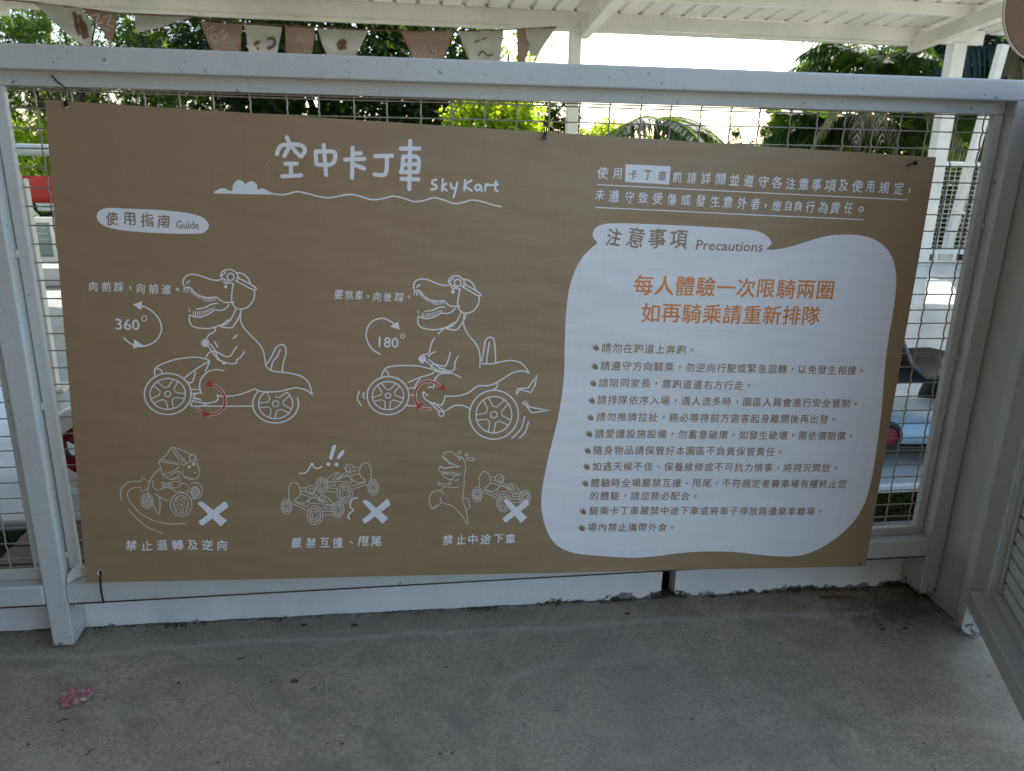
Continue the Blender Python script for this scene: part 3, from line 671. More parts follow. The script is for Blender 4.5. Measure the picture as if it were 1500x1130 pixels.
hand_line(m3, [('禁', 290, 950), ('止', 413, 945), ('中', 520, 945), ('途', 637, 945), ('下', 760, 940), ('車', 865, 942)], 102, fat=.022)

# ---- dinosaur kart drawings
zd = Z(180, 380, 4.347); ze = Z(480, 380, 4.034); LW = 2.0
head = [[(385, 165), (379, 135), (395, 105), (430, 92), (480, 98), (540, 120), (590, 130), (625, 125)], [(403, 150), (410, 138), (422, 136)],
        [(385, 182), (405, 172), (430, 180), (450, 205), (480, 225), (510, 236), (550, 240), (590, 236), (622, 260), (655, 271), (702, 268)],
        [(618, 108), (620, 85), (640, 66), (670, 60), (700, 70), (722, 92), (732, 122)], [(618, 108), (640, 124), (670, 142), (700, 152)], [(622, 100), (640, 88), (650, 75)],
        [(715, 135), (760, 157), (800, 179), (830, 191), (842, 180), (800, 152), (742, 122), (720, 112)], [(722, 82), (760, 90), (790, 118), (805, 148)], [(635, 138), (650, 150), (664, 148)],
        [(697, 150), (690, 200), (688, 262), (710, 300), (745, 313), (790, 300), (820, 265), (832, 230), (831, 194)],
        [(714, 312), (692, 362), (660, 402), (615, 422)], [(748, 320), (735, 362), (710, 405), (685, 431), (620, 425)], [(668, 380), (636, 405)],
        [(670, 285), (650, 308), (620, 321), (580, 320), (540, 345), (500, 360), (460, 362), (428, 350)], [(600, 276), (560, 281), (520, 302), (465, 313)],
        [(422, 350), (422, 390), (440, 420), (480, 432), (540, 436), (590, 425), (640, 405)]]
teeth = [(390, 180, -6, 24), (402, 182, 2, 26), (414, 180, 2, 20), (430, 190, 4, 18), (442, 200, 0, 18), (456, 212, 0, 16), (470, 220, 0, 18), (484, 228, 0, 18), (498, 236, 4, 16), (512, 238, 6, 22), (526, 240, 6, 26), (540, 241, 4, 24), (554, 241, 4, 22), (568, 240, 4, 20), (582, 238, 4, 18),
         (424, 332, -6, -22), (446, 350, 0, -26), (458, 354, 0, -26), (470, 354, 2, -26), (482, 352, 2, -24), (494, 350, 2, -24), (506, 346, 2, -22), (518, 342, 3, -22), (530, 338, 3, -22), (544, 330, 4, -22), (558, 322, 6, -18), (572, 314, 8, -14)]
def rex_head(z, tf):
    mb = MB()
    for s_ in head: stroke(mb, z, [tf(*p) for p in s_], LW)
    for (x, y, dx_, dy_) in teeth: stroke(mb, z, [tf(x, y), tf(x + dx_, y + dy_)], 1.3, sm=False)
    ring_(mb, Z(0, 0, 1), *z(*tf(680, 108)), 5.0, 5.2, 2.0, 1, 16); dot(mb, z, *tf(650, 170), 11); dot(mb, z, *tf(718, 132), 9)
    return mb
def poly(mb, z, lst, w=LW):
    for s_ in lst: stroke(mb, z, s_, w)
mb = rex_head(zd, lambda x, y: (x, y))
poly(mb, zd, [[(586, 430), (580, 455), (545, 475), (530, 500)], [(538, 545), (575, 592)], [(556, 536), (590, 580)], [(582, 520), (600, 552)],
              [(528, 617), (545, 590), (575, 580), (610, 592), (650, 614), (685, 608), (702, 578), (722, 550)], [(770, 585), (745, 620), (725, 632), (718, 655), (690, 660), (640, 648), (600, 632)], [(574, 600), (640, 656)], [(590, 590), (600, 625)], [(698, 500), (722, 478)],
              [(610, 632), (650, 655), (636, 662)],
              [(748, 320), (745, 380), (765, 430), (820, 490), (868, 540), (893, 590), (905, 665)], [(905, 668), (922, 692), (955, 708), (1010, 715), (1080, 725), (1140, 745), (1180, 785), (1202, 857)], [(1202, 857), (1170, 832), (1120, 817), (1080, 816), (1000, 835), (920, 840), (870, 835), (838, 820)],
              [(915, 660), (945, 610), (970, 560), (1000, 540), (1028, 550), (1033, 600), (1018, 650), (1010, 708)], [(940, 695), (950, 650), (980, 610), (998, 570)],
              [(642, 705), (590, 697), (540, 710), (500, 750), (488, 800), (500, 850)], [(605, 862), (650, 866), (720, 860), (790, 840), (835, 820)], [(600, 855), (600, 893), (530, 909), (440, 893)], [(492, 838), (448, 866), (500, 888)], [(440, 903), (440, 928), (528, 925)], [(530, 918), (530, 928), (820, 930)], [(448, 880), (476, 884), (500, 890)],
              [(205, 730), (205, 692), (240, 665), (320, 635), (400, 621), (470, 618), (530, 630), (552, 645)], [(210, 690), (240, 695), (252, 720)], [(395, 747), (470, 690), (550, 642)], [(402, 772), (440, 776), (462, 710)], [(550, 650), (525, 705)], [(430, 822), (490, 822)], [(430, 850), (482, 845)]])
wheel(mb, zd, 287, 850, 148, 131, 112, 98, LW, 19, 8)
dot(mb, zd, 523, 528, 20); ring_(mb, zd, 523, 528, 24, 24, 1.2, 1, 12)
# rear wheel, the tail hides its top
stroke(mb, zd, ell(970, 915, 145, 122, -18, 218, 40), LW, sm=False); ring_(mb, zd, 970, 915, 20, 19, 1.4, 1, 12)
stroke(mb, zd, ell(970, 915, 108, 95, -50, 232, 36), LW * .85, sm=False)
for k in range(5):
    a = 72 * k + 30; stroke(mb, zd, [(970 + 108 * c * math.cos(R(t)), 915 + 95 * c * math.sin(R(t))) for c, t in ((.94, a + 9), (.46, a + 22), (.46, a + 50), (.94, a + 63)) if 915 + 95 * c * math.sin(R(t)) > 835], LW * .75, sm=False)
pbuild(mb, 'dinosaur_drawing', 'print_line', label='line drawing of a dinosaur in a cap pedalling a kart, both wheels level')
def tfe(x, y):   # same head turned a little and smaller in the second drawing
    X_, Y_ = 180 + x / 4.347 - 268.6, 380 + y / 4.347 - 418.0; c, s = .929 * math.cos(R(2.7)), .929 * math.sin(R(2.7))
    px, py = 604.7 + c * X_ - s * Y_, 423.4 + s * X_ + c * Y_; return ((px - 480) * 4.034, (py - 380) * 4.034)
mb = rex_head(ze, tfe)
poly(mb, ze, [[(682, 404), (645, 438)], [(625, 460), (605, 500), (590, 552), (550, 565), (535, 590), (555, 612)], [(575, 600), (640, 652)], [(590, 590), (655, 640)], [(590, 572), (605, 555), (630, 545)], [(620, 615), (680, 630), (700, 610), (718, 550)],
              [(765, 570), (745, 610), (745, 640), (732, 656), (680, 660)], [(640, 652), (720, 668), (780, 696)], [(618, 612), (606, 638), (640, 662), (690, 664), (690, 650), (650, 640)],
              [(798, 322), (795, 380), (820, 440), (870, 500), (893, 560), (893, 640)], [(905, 615), (960, 618), (1020, 605), (1080, 598), (1130, 610), (1165, 640), (1184, 674)], [(1184, 674), (1150, 660), (1090, 670), (1040, 700), (980, 735), (930, 747), (882, 748), (830, 785), (770, 805), (690, 808)],
              [(905, 600), (915, 540), (925, 480), (950, 460), (975, 475), (982, 530), (987, 605)], [(932, 610), (938, 560), (948, 490)], [(628, 702), (660, 675), (720, 672)], [(620, 760), (625, 720), (640, 690)], [(590, 755), (610, 752)], [(688, 805), (684, 830), (668, 860)],
              [(555, 782), (570, 822), (620, 850), (668, 860)], [(600, 845), (658, 900)], [(625, 845), (682, 898)], [(690, 895), (740, 865), (790, 862), (835, 880)], [(465, 862), (530, 865)],
              [(315, 690), (325, 655), (360, 632), (450, 625), (540, 630), (620, 652)], [(330, 650), (350, 667), (355, 690)], [(470, 725), (540, 695), (610, 675), (630, 650)], [(510, 757), (520, 730), (540, 705)], [(475, 760), (512, 758)], [(490, 800), (522, 800)],
              [(1000, 735), (990, 760), (965, 773)], [(182, 780), (172, 820), (195, 862)], [(210, 785), (205, 805), (213, 820)], [(1160, 930), (1140, 1000), (1085, 1060)], [(1183, 962), (1165, 1020), (1132, 1055)]])
for s_ in ([(1110, 800), (1115, 765), (1180, 762), (1232, 685), (1222, 740), (1197, 788), (1130, 770), (1110, 800)], [(1145, 850), (1165, 840), (1190, 875), (1310, 895), (1200, 908), (1170, 865), (1145, 850)]): stroke(mb, ze, s_, LW, sm=False)
wheel(mb, ze, 352, 803, 123, 113, 93, 83, LW, 16, 20); wheel(mb, ze, 978, 918, 145, 145, 106, 108, LW, 20, 252 - 9)
ring_(mb, ze, 667, 910, 16, 16, LW, 1, 12); dot(mb, ze, 555, 588, 16); ring_(mb, ze, 553, 586, 20, 20, 1.2, 1, 12); dot(mb, ze, 566, 787, 8); dot(mb, ze, 582, 800, 8)
pbuild(mb, 'dinosaur_drawing', 'print_line', label='line drawing of a dinosaur braking a kart with its rear wheel jumping')
# arrows
def tri(mb, z, pts, base=1): area(mb, z, pts, base, sm=False)
mb = MB(); stroke(mb, zd, [(110, 290), (160, 308), (210, 350), (240, 400), (243, 455), (212, 510), (160, 540), (100, 548), (50, 530), (8, 493)], LW * 1.1)
tri(mb, zd, [(62, 282), (122, 260), (115, 318)]); tri(mb, zd, [(65, 562), (72, 502), (130, 542)]); pbuild(mb, 'arrow_drawing', 'print_line')
mb = MB(); stroke(mb, ze, [(305, 558), (260, 530), (228, 480), (222, 430), (240, 380), (280, 352), (330, 348), (385, 378)], LW * 1.1); tri(mb, ze, [(362, 395), (408, 366), (418, 413)]); pbuild(mb, 'arrow_drawing', 'print_line')
for z, arc, t1, t2, tail in ((zd, [(545, 790), (590, 802), (632, 838), (652, 890), (640, 940), (600, 970), (545, 985)], [(518, 790), (572, 764), (566, 812)], [(515, 1000), (508, 958), (562, 978)], [(473, 938), (495, 962), (530, 978)]),
                             (ze, [(660, 748), (622, 724), (580, 718), (537, 740), (512, 785), (514, 830), (532, 858)], [(690, 772), (645, 765), (682, 728)], [(518, 852), (562, 848), (525, 890)], [(535, 868), (560, 880), (602, 882)])):
    mb = MB(); stroke(mb, z, arc, 4.6, 2); stroke(mb, z, tail, 4.2, 2); pbuild(mb, 'arrow_outline', 'print_line')
    mb = MB(); stroke(mb, z, arc, 3.0, 4); stroke(mb, z, tail, 2.6, 4); tri(mb, z, t1, 4); tri(mb, z, t2, 4); pbuild(mb, 'arrow_drawing', 'print_red', label='red curved arrow')
# small prohibition drawings
MW = 1.2
def kart(z, tf):
    mb = MB()
    for s_ in ([(148, 560), (145, 480), (165, 425), (200, 412), (235, 440), (250, 490), (243, 540), (200, 570)], [(250, 520), (340, 547)], [(200, 575), (240, 600), (300, 596), (350, 550)], [(370, 510), (470, 592)], [(350, 525), (440, 592)], [(250, 465), (305, 465)], [(262, 490), (300, 502)],
               [(430, 562), (440, 532), (500, 552), (562, 622)], [(320, 622), (360, 605), (440, 612), (560, 622)], [(550, 633), (480, 633), (470, 645), (480, 657), (548, 656)], [(460, 680), (550, 680)], [(470, 716), (550, 712)], [(185, 612), (310, 667)], [(190, 590), (320, 640)], [(320, 600), (345, 560), (400, 560), (470, 600)], [(500, 600), (455, 540)]):
        stroke(mb, z, [tf(*p) for p in s_], MW)
    for (cx_, cy_, rx, ry) in ((345, 480, 42, 38), (355, 490, 22, 22)): stroke(mb, z, [tf(*p) for p in ell(cx_, cy_, rx, ry, n=20)], MW, sm=False, closed=True)
    for (cx_, cy_, rx, ry, jx, jy) in ((125, 632, 50, 70, 34, 50), (388, 715, 72, 88, 50, 66), (598, 665, 55, 72, 36, 54)):
        for (a, b) in ((rx, ry), (jx, jy)): stroke(mb, z, [tf(*p) for p in ell(cx_, cy_, a, b, n=26)], MW, sm=False, closed=True)
        for k in range(5):
            a = 72 * k; stroke(mb, z, [tf(cx_ + jx * c * math.cos(R(t)), cy_ + jy * c * math.sin(R(t))) for c, t in ((.95, a + 8), (.4, a + 24), (.4, a + 48), (.95, a + 64))], MW * .8, sm=False)
    return mb
pbuild(kart(m2, lambda x, y: (x, y)), 'kart_drawing', 'print_mini', label='fine line drawing of the lower of two colliding karts')
pbuild(kart(m2, lambda x, y: (1045 - x, y - 170 - (x - 125) * .11)), 'kart_drawing', 'print_mini', label='fine line drawing of the upper of two colliding karts')
pbuild(kart(m3, lambda x, y: (558 + (x - 125) * .93, y - 104 - (y - 632) * .05)), 'kart_drawing', 'print_mini', label='fine line drawing of an abandoned kart')
mb = MB()
poly(mb, m1, [[(465, 205), (520, 165), (552, 125), (582, 84), (660, 105), (747, 150)], [(577, 92), (655, 212)], [(600, 88), (682, 200)], [(460, 212), (640, 245)], [(482, 198), (650, 232)], [(460, 215), (478, 270), (498, 338), (530, 355), (570, 380), (660, 365)], [(500, 335), (580, 312), (650, 265)],
              [(745, 150), (790, 158), (805, 200), (822, 262)], [(668, 240), (690, 190), (706, 235), (690, 250), (665, 240)], [(820, 265), (836, 310), (815, 365), (760, 380), (700, 355), (680, 330), (685, 300)], [(785, 322), (808, 316)], [(690, 345), (712, 372), (730, 362), (745, 378), (770, 368)], [(560, 352), (600, 322), (655, 302)], [(572, 378), (640, 350), (660, 310)],
              [(480, 275), (420, 330), (372, 420), (365, 500), (400, 590), (460, 700), (475, 605), (460, 530)], [(430, 515), (500, 560), (560, 575)], [(415, 390), (405, 440), (440, 475), (485, 470)], [(480, 405), (540, 415), (592, 400)], [(590, 400), (640, 402), (662, 380)], [(590, 460), (640, 450), (662, 420)], [(480, 470), (530, 455), (590, 470), (622, 500)], [(660, 410), (720, 430), (747, 462)], [(640, 490), (700, 498), (747, 462)], [(720, 520), (745, 490)], [(755, 565), (790, 545)]], MW)
for (cx_, cy_, rx, ry, jx, jy, ro) in ((668, 612, 98, 108, 66, 84, 10), (355, 580, 52, 66, 36, 48, 0)): wheel(mb, m1, cx_, cy_, rx, ry, jx, jy, MW, 10, ro)
stroke(mb, m1, ell(795, 485, 65, 75, -125, 110, 24), MW, sm=False); wheel(mb, m1, 795, 495, 38, 50, 30, 40, MW, 8, 0)
for x_ in (490, 505, 520, 535, 550, 565, 580): stroke(mb, m1, [(x_, 412 + (x_ % 3) * 6), (x_ + 4, 460)], MW, sm=False)
ring_(mb, m1, 770, 182, 27, 30, 1.6, 1, 14); dot(mb, m1, 782, 238, 18); dot(mb, m1, 740, 265, 14); stroke(mb, m1, [(705, 238), (752, 212)], 1.4)
poly(mb, m1, [[(118, 572), (110, 500), (140, 440), (190, 405), (250, 398), (298, 400)], [(240, 455), (190, 480), (175, 530), (200, 590), (270, 670), (360, 735), (470, 775), (580, 790), (715, 785)], [(180, 650), (260, 740), (370, 825), (500, 876)]], 1.25)
for s_ in ([(298, 400), (303, 362), (375, 400)], [(240, 455), (296, 455), (304, 496), (350, 468)]): stroke(mb, m1, s_, 1.2, sm=False)
pbuild(mb, 'dinosaur_drawing', 'print_mini', label='fine line drawing of a horned dinosaur turning a kart around')
mb = MB()
poly(mb, m3, [[(235, 185), (245, 150), (280, 135), (325, 140), (370, 175), (418, 190), (445, 240), (450, 290), (438, 350), (435, 450), (420, 590)], [(420, 562), (470, 572), (482, 610), (492, 638), (480, 662), (456, 664)], [(420, 590), (450, 660), (475, 780), (462, 797), (430, 740), (380, 680), (330, 635), (240, 605), (215, 550)],
              [(235, 185), (270, 200), (300, 245), (350, 255), (385, 275), (402, 270)], [(218, 262), (203, 300), (240, 325), (330, 325), (385, 345), (406, 335)], [(225, 335), (260, 372), (320, 392), (346, 360), (310, 342), (240, 335)], [(340, 352), (386, 350)], [(195, 420), (205, 445), (290, 460), (360, 468), (386, 450)], [(195, 418), (222, 428), (300, 436), (322, 425)], [(300, 435), (308, 405), (330, 392)], [(350, 405), (386, 390)],
              [(260, 530), (230, 500), (180, 495), (135, 520), (118, 570), (125, 630), (150, 660), (190, 640), (232, 600)], [(215, 495), (240, 470), (262, 462)], [(455, 195), (500, 190), (532, 210), (500, 218), (455, 205)], [(378, 185), (398, 216), (402, 190)], [(250, 310), (280, 350)], [(150, 655), (190, 625)]], MW)
stroke(mb, m3, [(245, 190), (290, 228), (322, 248)], 2.2); stroke(mb, m3, [(218, 272), (260, 287), (330, 276), (378, 274)], 2.2)
ring_(mb, m3, 393, 143, 10, 16, MW, 1, 12); ring_(mb, m3, 456, 165, 14, 10, MW, 1, 12); dot(mb, m3, 266, 158, 6)
pbuild(mb, 'dinosaur_drawing', 'print_mini', label='fine line drawing of a crying dinosaur that left its kart')
for z, a, b in ((m1, [(820, 603), (840, 582), (868, 590), (1088, 758), (1030, 815)], [(1062, 583), (1082, 590), (1102, 635), (868, 803), (846, 800), (828, 768)]),
                (m2, [(820, 592), (840, 575), (866, 582), (1060, 745), (1005, 800)], [(1045, 570), (1062, 578), (1080, 625), (850, 795), (834, 788), (820, 760)]),
                (m3, [(800, 592), (818, 572), (842, 580), (1018, 740), (962, 795)], [(1010, 575), (1024, 582), (1036, 625), (825, 788), (808, 780), (792, 750)])):
    mb = MB(); area(mb, z, a, 3, sm=False); area(mb, z, b, 3, sm=False); pbuild(mb, 'cross_mark', 'print_white')
mb = MB(); area(mb, m2, [(562, 68), (577, 80), (565, 130), (545, 195), (528, 205), (514, 190), (525, 140), (540, 85)], 1); area(mb, m2, [(640, 116), (653, 130), (640, 160), (612, 195), (594, 200), (586, 184), (604, 150)], 1)
dot(mb, m2, 508, 248, 18); dot(mb, m2, 582, 251, 19)
stroke(mb, m2, [(245, 330), (300, 325), (340, 270), (357, 238), (375, 275), (410, 285), (446, 268)], 2.2); stroke(mb, m2, [(775, 558), (740, 565), (712, 600), (710, 640), (740, 675), (705, 698), (690, 730), (704, 755)], 2.0)
pbuild(mb, 'mark_drawing', 'print_white', label='exclamation marks and squiggles')
# eyelets and stray hole
mb = MB(); ring_(mb, z0, 148, 838, 3.2, 3.2, 1.6, 1, 12); ring_(mb, z0, 97, 155, 2.4, 2.4, 1.2, 1, 12); pbuild(mb, 'eyelet', 'print_white')
mb = MB(); dot(mb, z0, 1261, 828, 1.5); dot(mb, z0, 345, 227, .9); dot(mb, z0, 385, 239, .9); dot(mb, z0, 1250, 827, .6); pbuild(mb, 'scuff_mark', 'black')

# ---- cable ties that hold the board
def tie(pts, r, head_, label):
    o = empty('cable_tie', pts[0], label=label, cat='cable tie', group='black cable ties holding the board')
    p0 = Vector(pts[0]); q = [tuple(Vector(p) - p0) for p in pts]
    sp = []
    for i in range(len(q) - 1):
        for s in range(4): sp.append(tuple(Vector(q[i]).lerp(Vector(q[i + 1]), s / 4)))
    sp.append(q[-1]); MB().tube(sp, r, 6).build('strap', M['black_tie'], o, smooth=True)
    h = Vector(head_) - p0; MB().box(h.x - .0032, h.x + .0032, h.y - .003, h.y + .003, h.z - .005, h.z + .004).build('lock', M['black_tie'], o, bevel=.0008)
a = at(96, 128, .040); b = at(97, 155, .026)
tie([at(75, 110, .02), at(84, 120, .024), at(95, 128, .030), at(96.5, 140, .028), at(97.5, 150, .022), at(97, 156, .032)], .0016, at(97, 152, .020), 'black cable tie with a loose tail at the top left of the board')
tie([at(799, 172, .046), at(797, 180, .036), at(797, 190, .022), at(798, 203, .016), at(800, 196, .026), at(801.5, 182, .038)], .0015, at(798, 202, .013), 'black cable tie at the top middle of the board under the handrail')
tie([at(1342, 238, .020), at(1336, 240, .014), at(1328, 244, .012)], .0016, at(1341, 239, .014), 'short black cable tie near the top right corner of the board')
tie([at(149, 838, -.020), at(147, 846, -.030), at(147.5, 862, -.029), at(150, 876, -.018), at(152, 883, -.005)], .0020, at(148, 838, -.022), 'thick black cable tie looping under the bottom rail at the lower left of the board')

# ================================================================== LITTER
def flat_piece(name, pts, mat, label, cat, z0=.0012, th=.0006, parts=None):
    c = Vector((sum(p[0] for p in pts) / len(pts), sum(p[1] for p in pts) / len(pts)))
    o = empty(name, (c.x, c.y, FZ(c.x) + z0), label=label, cat=cat)
    bm = bmesh.new(); vl = [bm.verts.new((p[0] - c.x, p[1] - c.y, 0)) for p in pts]; bm.faces.new(vl)
    bmesh.ops.triangulate(bm, faces=bm.faces[:]); bmesh.ops.subdivide_edges(bm, edges=bm.edges[:], cuts=4, use_grid_fill=True); bmesh.ops.triangulate(bm, faces=bm.faces[:])
    for v in bm.verts:
        v.co.z = .0018 + .0045 * abs(math.sin(v.co.x * 170 + v.co.y * 90)) * abs(math.sin(v.co.y * 140 - v.co.x * 60 + .6)) + rng.uniform(0, .0008)
        v.co.x += rng.normal(0, .0006); v.co.y += rng.normal(0, .0006)
    me = bpy.data.meshes.new('sheet'); bm.to_mesh(me); bm.free(); me.materials.append(mat); q = link(bpy.data.objects.new('sheet', me), o)
    md = q.modifiers.new('t', 'SOLIDIFY'); md.thickness = .0004
    return o, c
def fl(x, y): 
    v = ray(x, y); 
    t = 0
    p = CAM + v * ((0 - CAM.z) / v.z)
    for _ in range(4): p = CAM + v * ((FZ(p.x) - CAM.z) / v.z)
    return p
pk = Mat('pink_sticker', (.42, .14, .13), .5); pk.mix(pk.ramp(pk.noise(60, 4, .7), [(.50, 0), (.58, .9)]), (.55, .42, .45)); pk.mix(pk.ramp(pk.noise(130, 3), [(.6, 0), (.66, .9)]), (.14, .13, .12))
flat_piece('torn_sticker', [fl(*p)[:2] for p in ((86, 1030), (91, 1020), (100, 1013), (115, 1013), (126, 1011), (134, 1009), (138, 1014), (137, 1022), (128, 1028), (112, 1034), (98, 1039), (88, 1038))][::-1], pk.m, 'torn pink and white sticker stuck to the concrete floor at lower left', 'sticker')
tw_m = Mat('twig', (.06, .040, .028), .8).m; tw_b = Mat('brown_twig', (.12, .045, .03), .7).m
def twig(px0, py0, px1, py1, r, mat, label, name='twig', cat='twig', group=None):
    a, b = fl(px0, py0), fl(px1, py1); o = empty(name, a, label=label, cat=cat, group=group); d_ = b - a
    pts = [(d_.x * t + rng.normal(0, .0015), d_.y * t + rng.normal(0, .0015), r + rng.uniform(0, .002)) for t in np.linspace(0, 1, 6)]
    mbx = MB().tube(pts, [r * .6, r, r * .9, r, r * .8, r * .3], 5)
    if (px1 - px0) > 20: mbx.tube([pts[2], (pts[2][0] + d_.length * .12, pts[2][1] + .012, r)], [r * .6, r * .2], 4)
    mbx.build('stem', mat, o, smooth=True)
twig(1200, 877, 1252, 876, .0030, tw_b, 'reddish brown twig lying on the floor near the wall under the white panel')
twig(344, 968, 362, 963, .0012, tw_m, 'thin dry twig on the floor left of the middle of the board')
twig(84, 1059, 104, 1054, .0010, tw_m, 'thin twig just below the pink sticker')
twig(127, 1107, 138, 1098, .0010, tw_m, 'tiny twig near the bottom edge below the pink sticker')
def crumb(px, py, s, label):
    a = fl(px, py); o = empty('dead_leaf', a, label=label, cat='dead leaf')
    n = 9; pts = [(s * (1 + rng.uniform(-.35, .3)) * math.cos(t), .55 * s * (1 + rng.uniform(-.35, .3)) * math.sin(t)) for t in np.linspace(0, 2 * math.pi, n, endpoint=False)]
    v_ = [(0, 0, s * .5)] + [(x, y, rng.uniform(.0005, s * .45)) for x, y in pts] + [(0, 0, s * .35)] + [(x, y, z_ - .0008) for (x, y), z_ in zip(pts, [rng.uniform(.001, s * .4) for _ in pts])]
    f_ = [(0, 1 + i, 1 + (i + 1) % n) for i in range(n)] + [(n + 1, n + 2 + (i + 1) % n, n + 2 + i) for i in range(n)] + [(1 + i, n + 2 + i, n + 2 + (i + 1) % n, 1 + (i + 1) % n) for i in range(n)]
    MB().add(v_, f_).build('blade', tw_m, o, smooth=False)
crumb(432, 999, .009, 'curled dark dead leaf on the floor below the middle caption')
crumb(919, 900, .008, 'dark dead leaf on the floor left of the black drain slot')
crumb(446, 916, .007, 'black crumb of leaf beside the wall below the colliding karts')
crumb(519, 917, .008, 'small dark crumb of leaf beside the wall, near the middle')
crumb(1293, 923, .006, 'dark crumb of leaf at the corner below the right post')
crumb(1326, 921, .008, 'dark leaf fragment in the dirt of the right corner')
crumb(1110, 860, .006, 'dark leaf fragment against the wall right of the drain slot')
crumb(262, 1001, .004, 'tiny leaf crumb alone on open floor')
# moss and soil clumps along the wall foot and grit on the floor (uncountable)
def grit(name, n, fx, size, mat, kindlabel=None):
    mbx = MB()
    for i in range(n):
        x, y = fx(); s = size * rng.uniform(.4, 1.5); z_ = FZ(x); a = rng.uniform(0, 6.28)
        v_ = [(x + s * math.cos(a + t) * rng.uniform(.7, 1.2), y + s * math.sin(a + t) * rng.uniform(.6, 1), z_) for t in (0, 1.6, 3.1, 4.7)] + [(x, y, z_ + s * rng.uniform(.4, .9))]
        mbx.add(v_, [(0, 1, 4), (1, 2, 4), (2, 3, 4), (3, 0, 4)])
    o = mbx.build(name, mat); tag(o, kind='stuff'); return o
moss = Mat('soil_moss', (.022, .020, .013), .95).m
def f_moss():
    c = random.choice([-1.08, -1.06, -.93, -.92, -.90, -.70, -.68, -.35, -.20, -.18, -.02, .15, .42, .60, .74, .80, .85, .88]); return (c + rng.normal(0, .022), .076 - abs(rng.normal(0, .010)))
grit('soil_clumps', 600, f_moss, .0022, moss)
def f_cor():
    return (min(.97, .86 + rng.normal(0, .09)), min(.075, .02 - abs(rng.normal(0, .09)) + .03))
grit('corner_soil', 320, f_cor, .0019, moss)
gr_m = Mat('grit', (.10, .095, .08), .9).m
grit('floor_grit', 900, lambda: (rng.uniform(-1.6, 1.1), rng.uniform(-.9, .07)), .0010, gr_m)

# ================================================================== BEYOND THE RAILING
# pavilion roof over the track and this platform
Y0, ZE = 5.6, 2.155; SL = .125                              # eave line, sheet underside there, rise per metre towards us
roof = empty('roof_pavilion', (0, Y0, 0), label='white steel pavilion roof of corrugated sheet on square posts over the kart track', cat='pavilion')
def rz(y): return ZE + (Y0 - y) * SL
XL, XR = -9.0, 5.35
mb = MB(); vs3 = []; fs3 = []; per = .190; prof = [(0, 0), (.055, 0), (.070, .028), (.085, .028), (.100, 0), (.19, 0)]
xs3 = []; k = 0
while XL + k * per < XR:
    for (a, h) in prof[:-1]: xs3.append((XL + k * per + a, h))
    k += 1
def sheet_part(rows, x1, name):
    vs3 = []; fs3 = []; xr = [(x, h) for x, h in xs3 if x < x1]; n3 = len(xr)
    for y in rows:
        for (x, h) in xr: vs3.append((x, y - Y0, rz(y) + h))
    for j in range(len(rows) - 1):
        for i in range(n3 - 1): fs3.append((j * n3 + i, j * n3 + i + 1, (j + 1) * n3 + i + 1, (j + 1) * n3 + i))
    sheet = MB().add(vs3, fs3).build(name, M['paint_roof'], roof)
    sm_ = sheet.modifiers.new('thick', 'SOLIDIFY'); sm_.thickness = .003
sheet_part([Y0 + .12, 4.6, 3.6, 2.4, 1.5, .602], XR, 'roof_sheet')
sheet_part([.598, -.3, -1.2, -2.1, -3.2], .3, 'roof_sheet')
for y in (5.6, 4.9, 3.6, 2.2, .8, -.6, -2.0):
    XRp = XR if y > .6 else .65
    h_ = .125 if y == 5.6 else .09
    MB().box(XL, XRp - .35, y - Y0 - .03, y - Y0 + .04, rz(y) - h_ - .002, rz(y) - .003).build('purlin', M['paint_roof'], roof, bevel=.004)
MB().box(XL, 4.28, -.034, .075, ZE - .152, ZE - .1275).build('gutter_lip', M['paint_roof'], roof, bevel=.004)
e1 = at(1330, 66, Y0); e2 = at(862, 44, Y0)
for ex, ln in ((1.24, 5.0), (4.33, 5.0), (-3.4, 7.5), (-7, 7.5)):
    a = Vector((ex, .03, rz(Y0) - .150)); b = Vector((ex, -ln, rz(Y0 - ln) - .150)); MB().bar(a, b, .085, .12).build('rafter', M['paint_roof'], roof, bevel=.004)
MB().box(1.118, 1.215, -.035, .06, 0, ZE - .128).build('post', M['paint_roof'], roof, bevel=.004)
MB().box(4.695, 4.83, -.05, .06, 0, ZE - .12).build('post', M['paint_roof'], roof, bevel=.004)
MB().box(-7.05, -6.95, -.05, .05, 0, ZE - .128).build('post', M['paint_roof'], roof, bevel=.004)
for px_, py_ in ((-7, -7.57), (-3.4, -7.57), (4.33, -5.05)): MB().box(px_ - .05, px_ + .05, py_ - .05, py_ + .05, -.9, rz(Y0 + py_) - .16).build('post', M['paint_roof'], roof, bevel=.004)
# leaning stay at the right
a, b = at(1470, 66, 5.75), at(1381, 386, 5.75)
st = empty('leaning_post', b, label='white square post leaning outwards behind the mesh fence at the right', cat='post')
MB().bar((0, 0, 0), tuple(a - b), .075, .075).build('shaft', M['paint_roof'], st, bevel=.003)

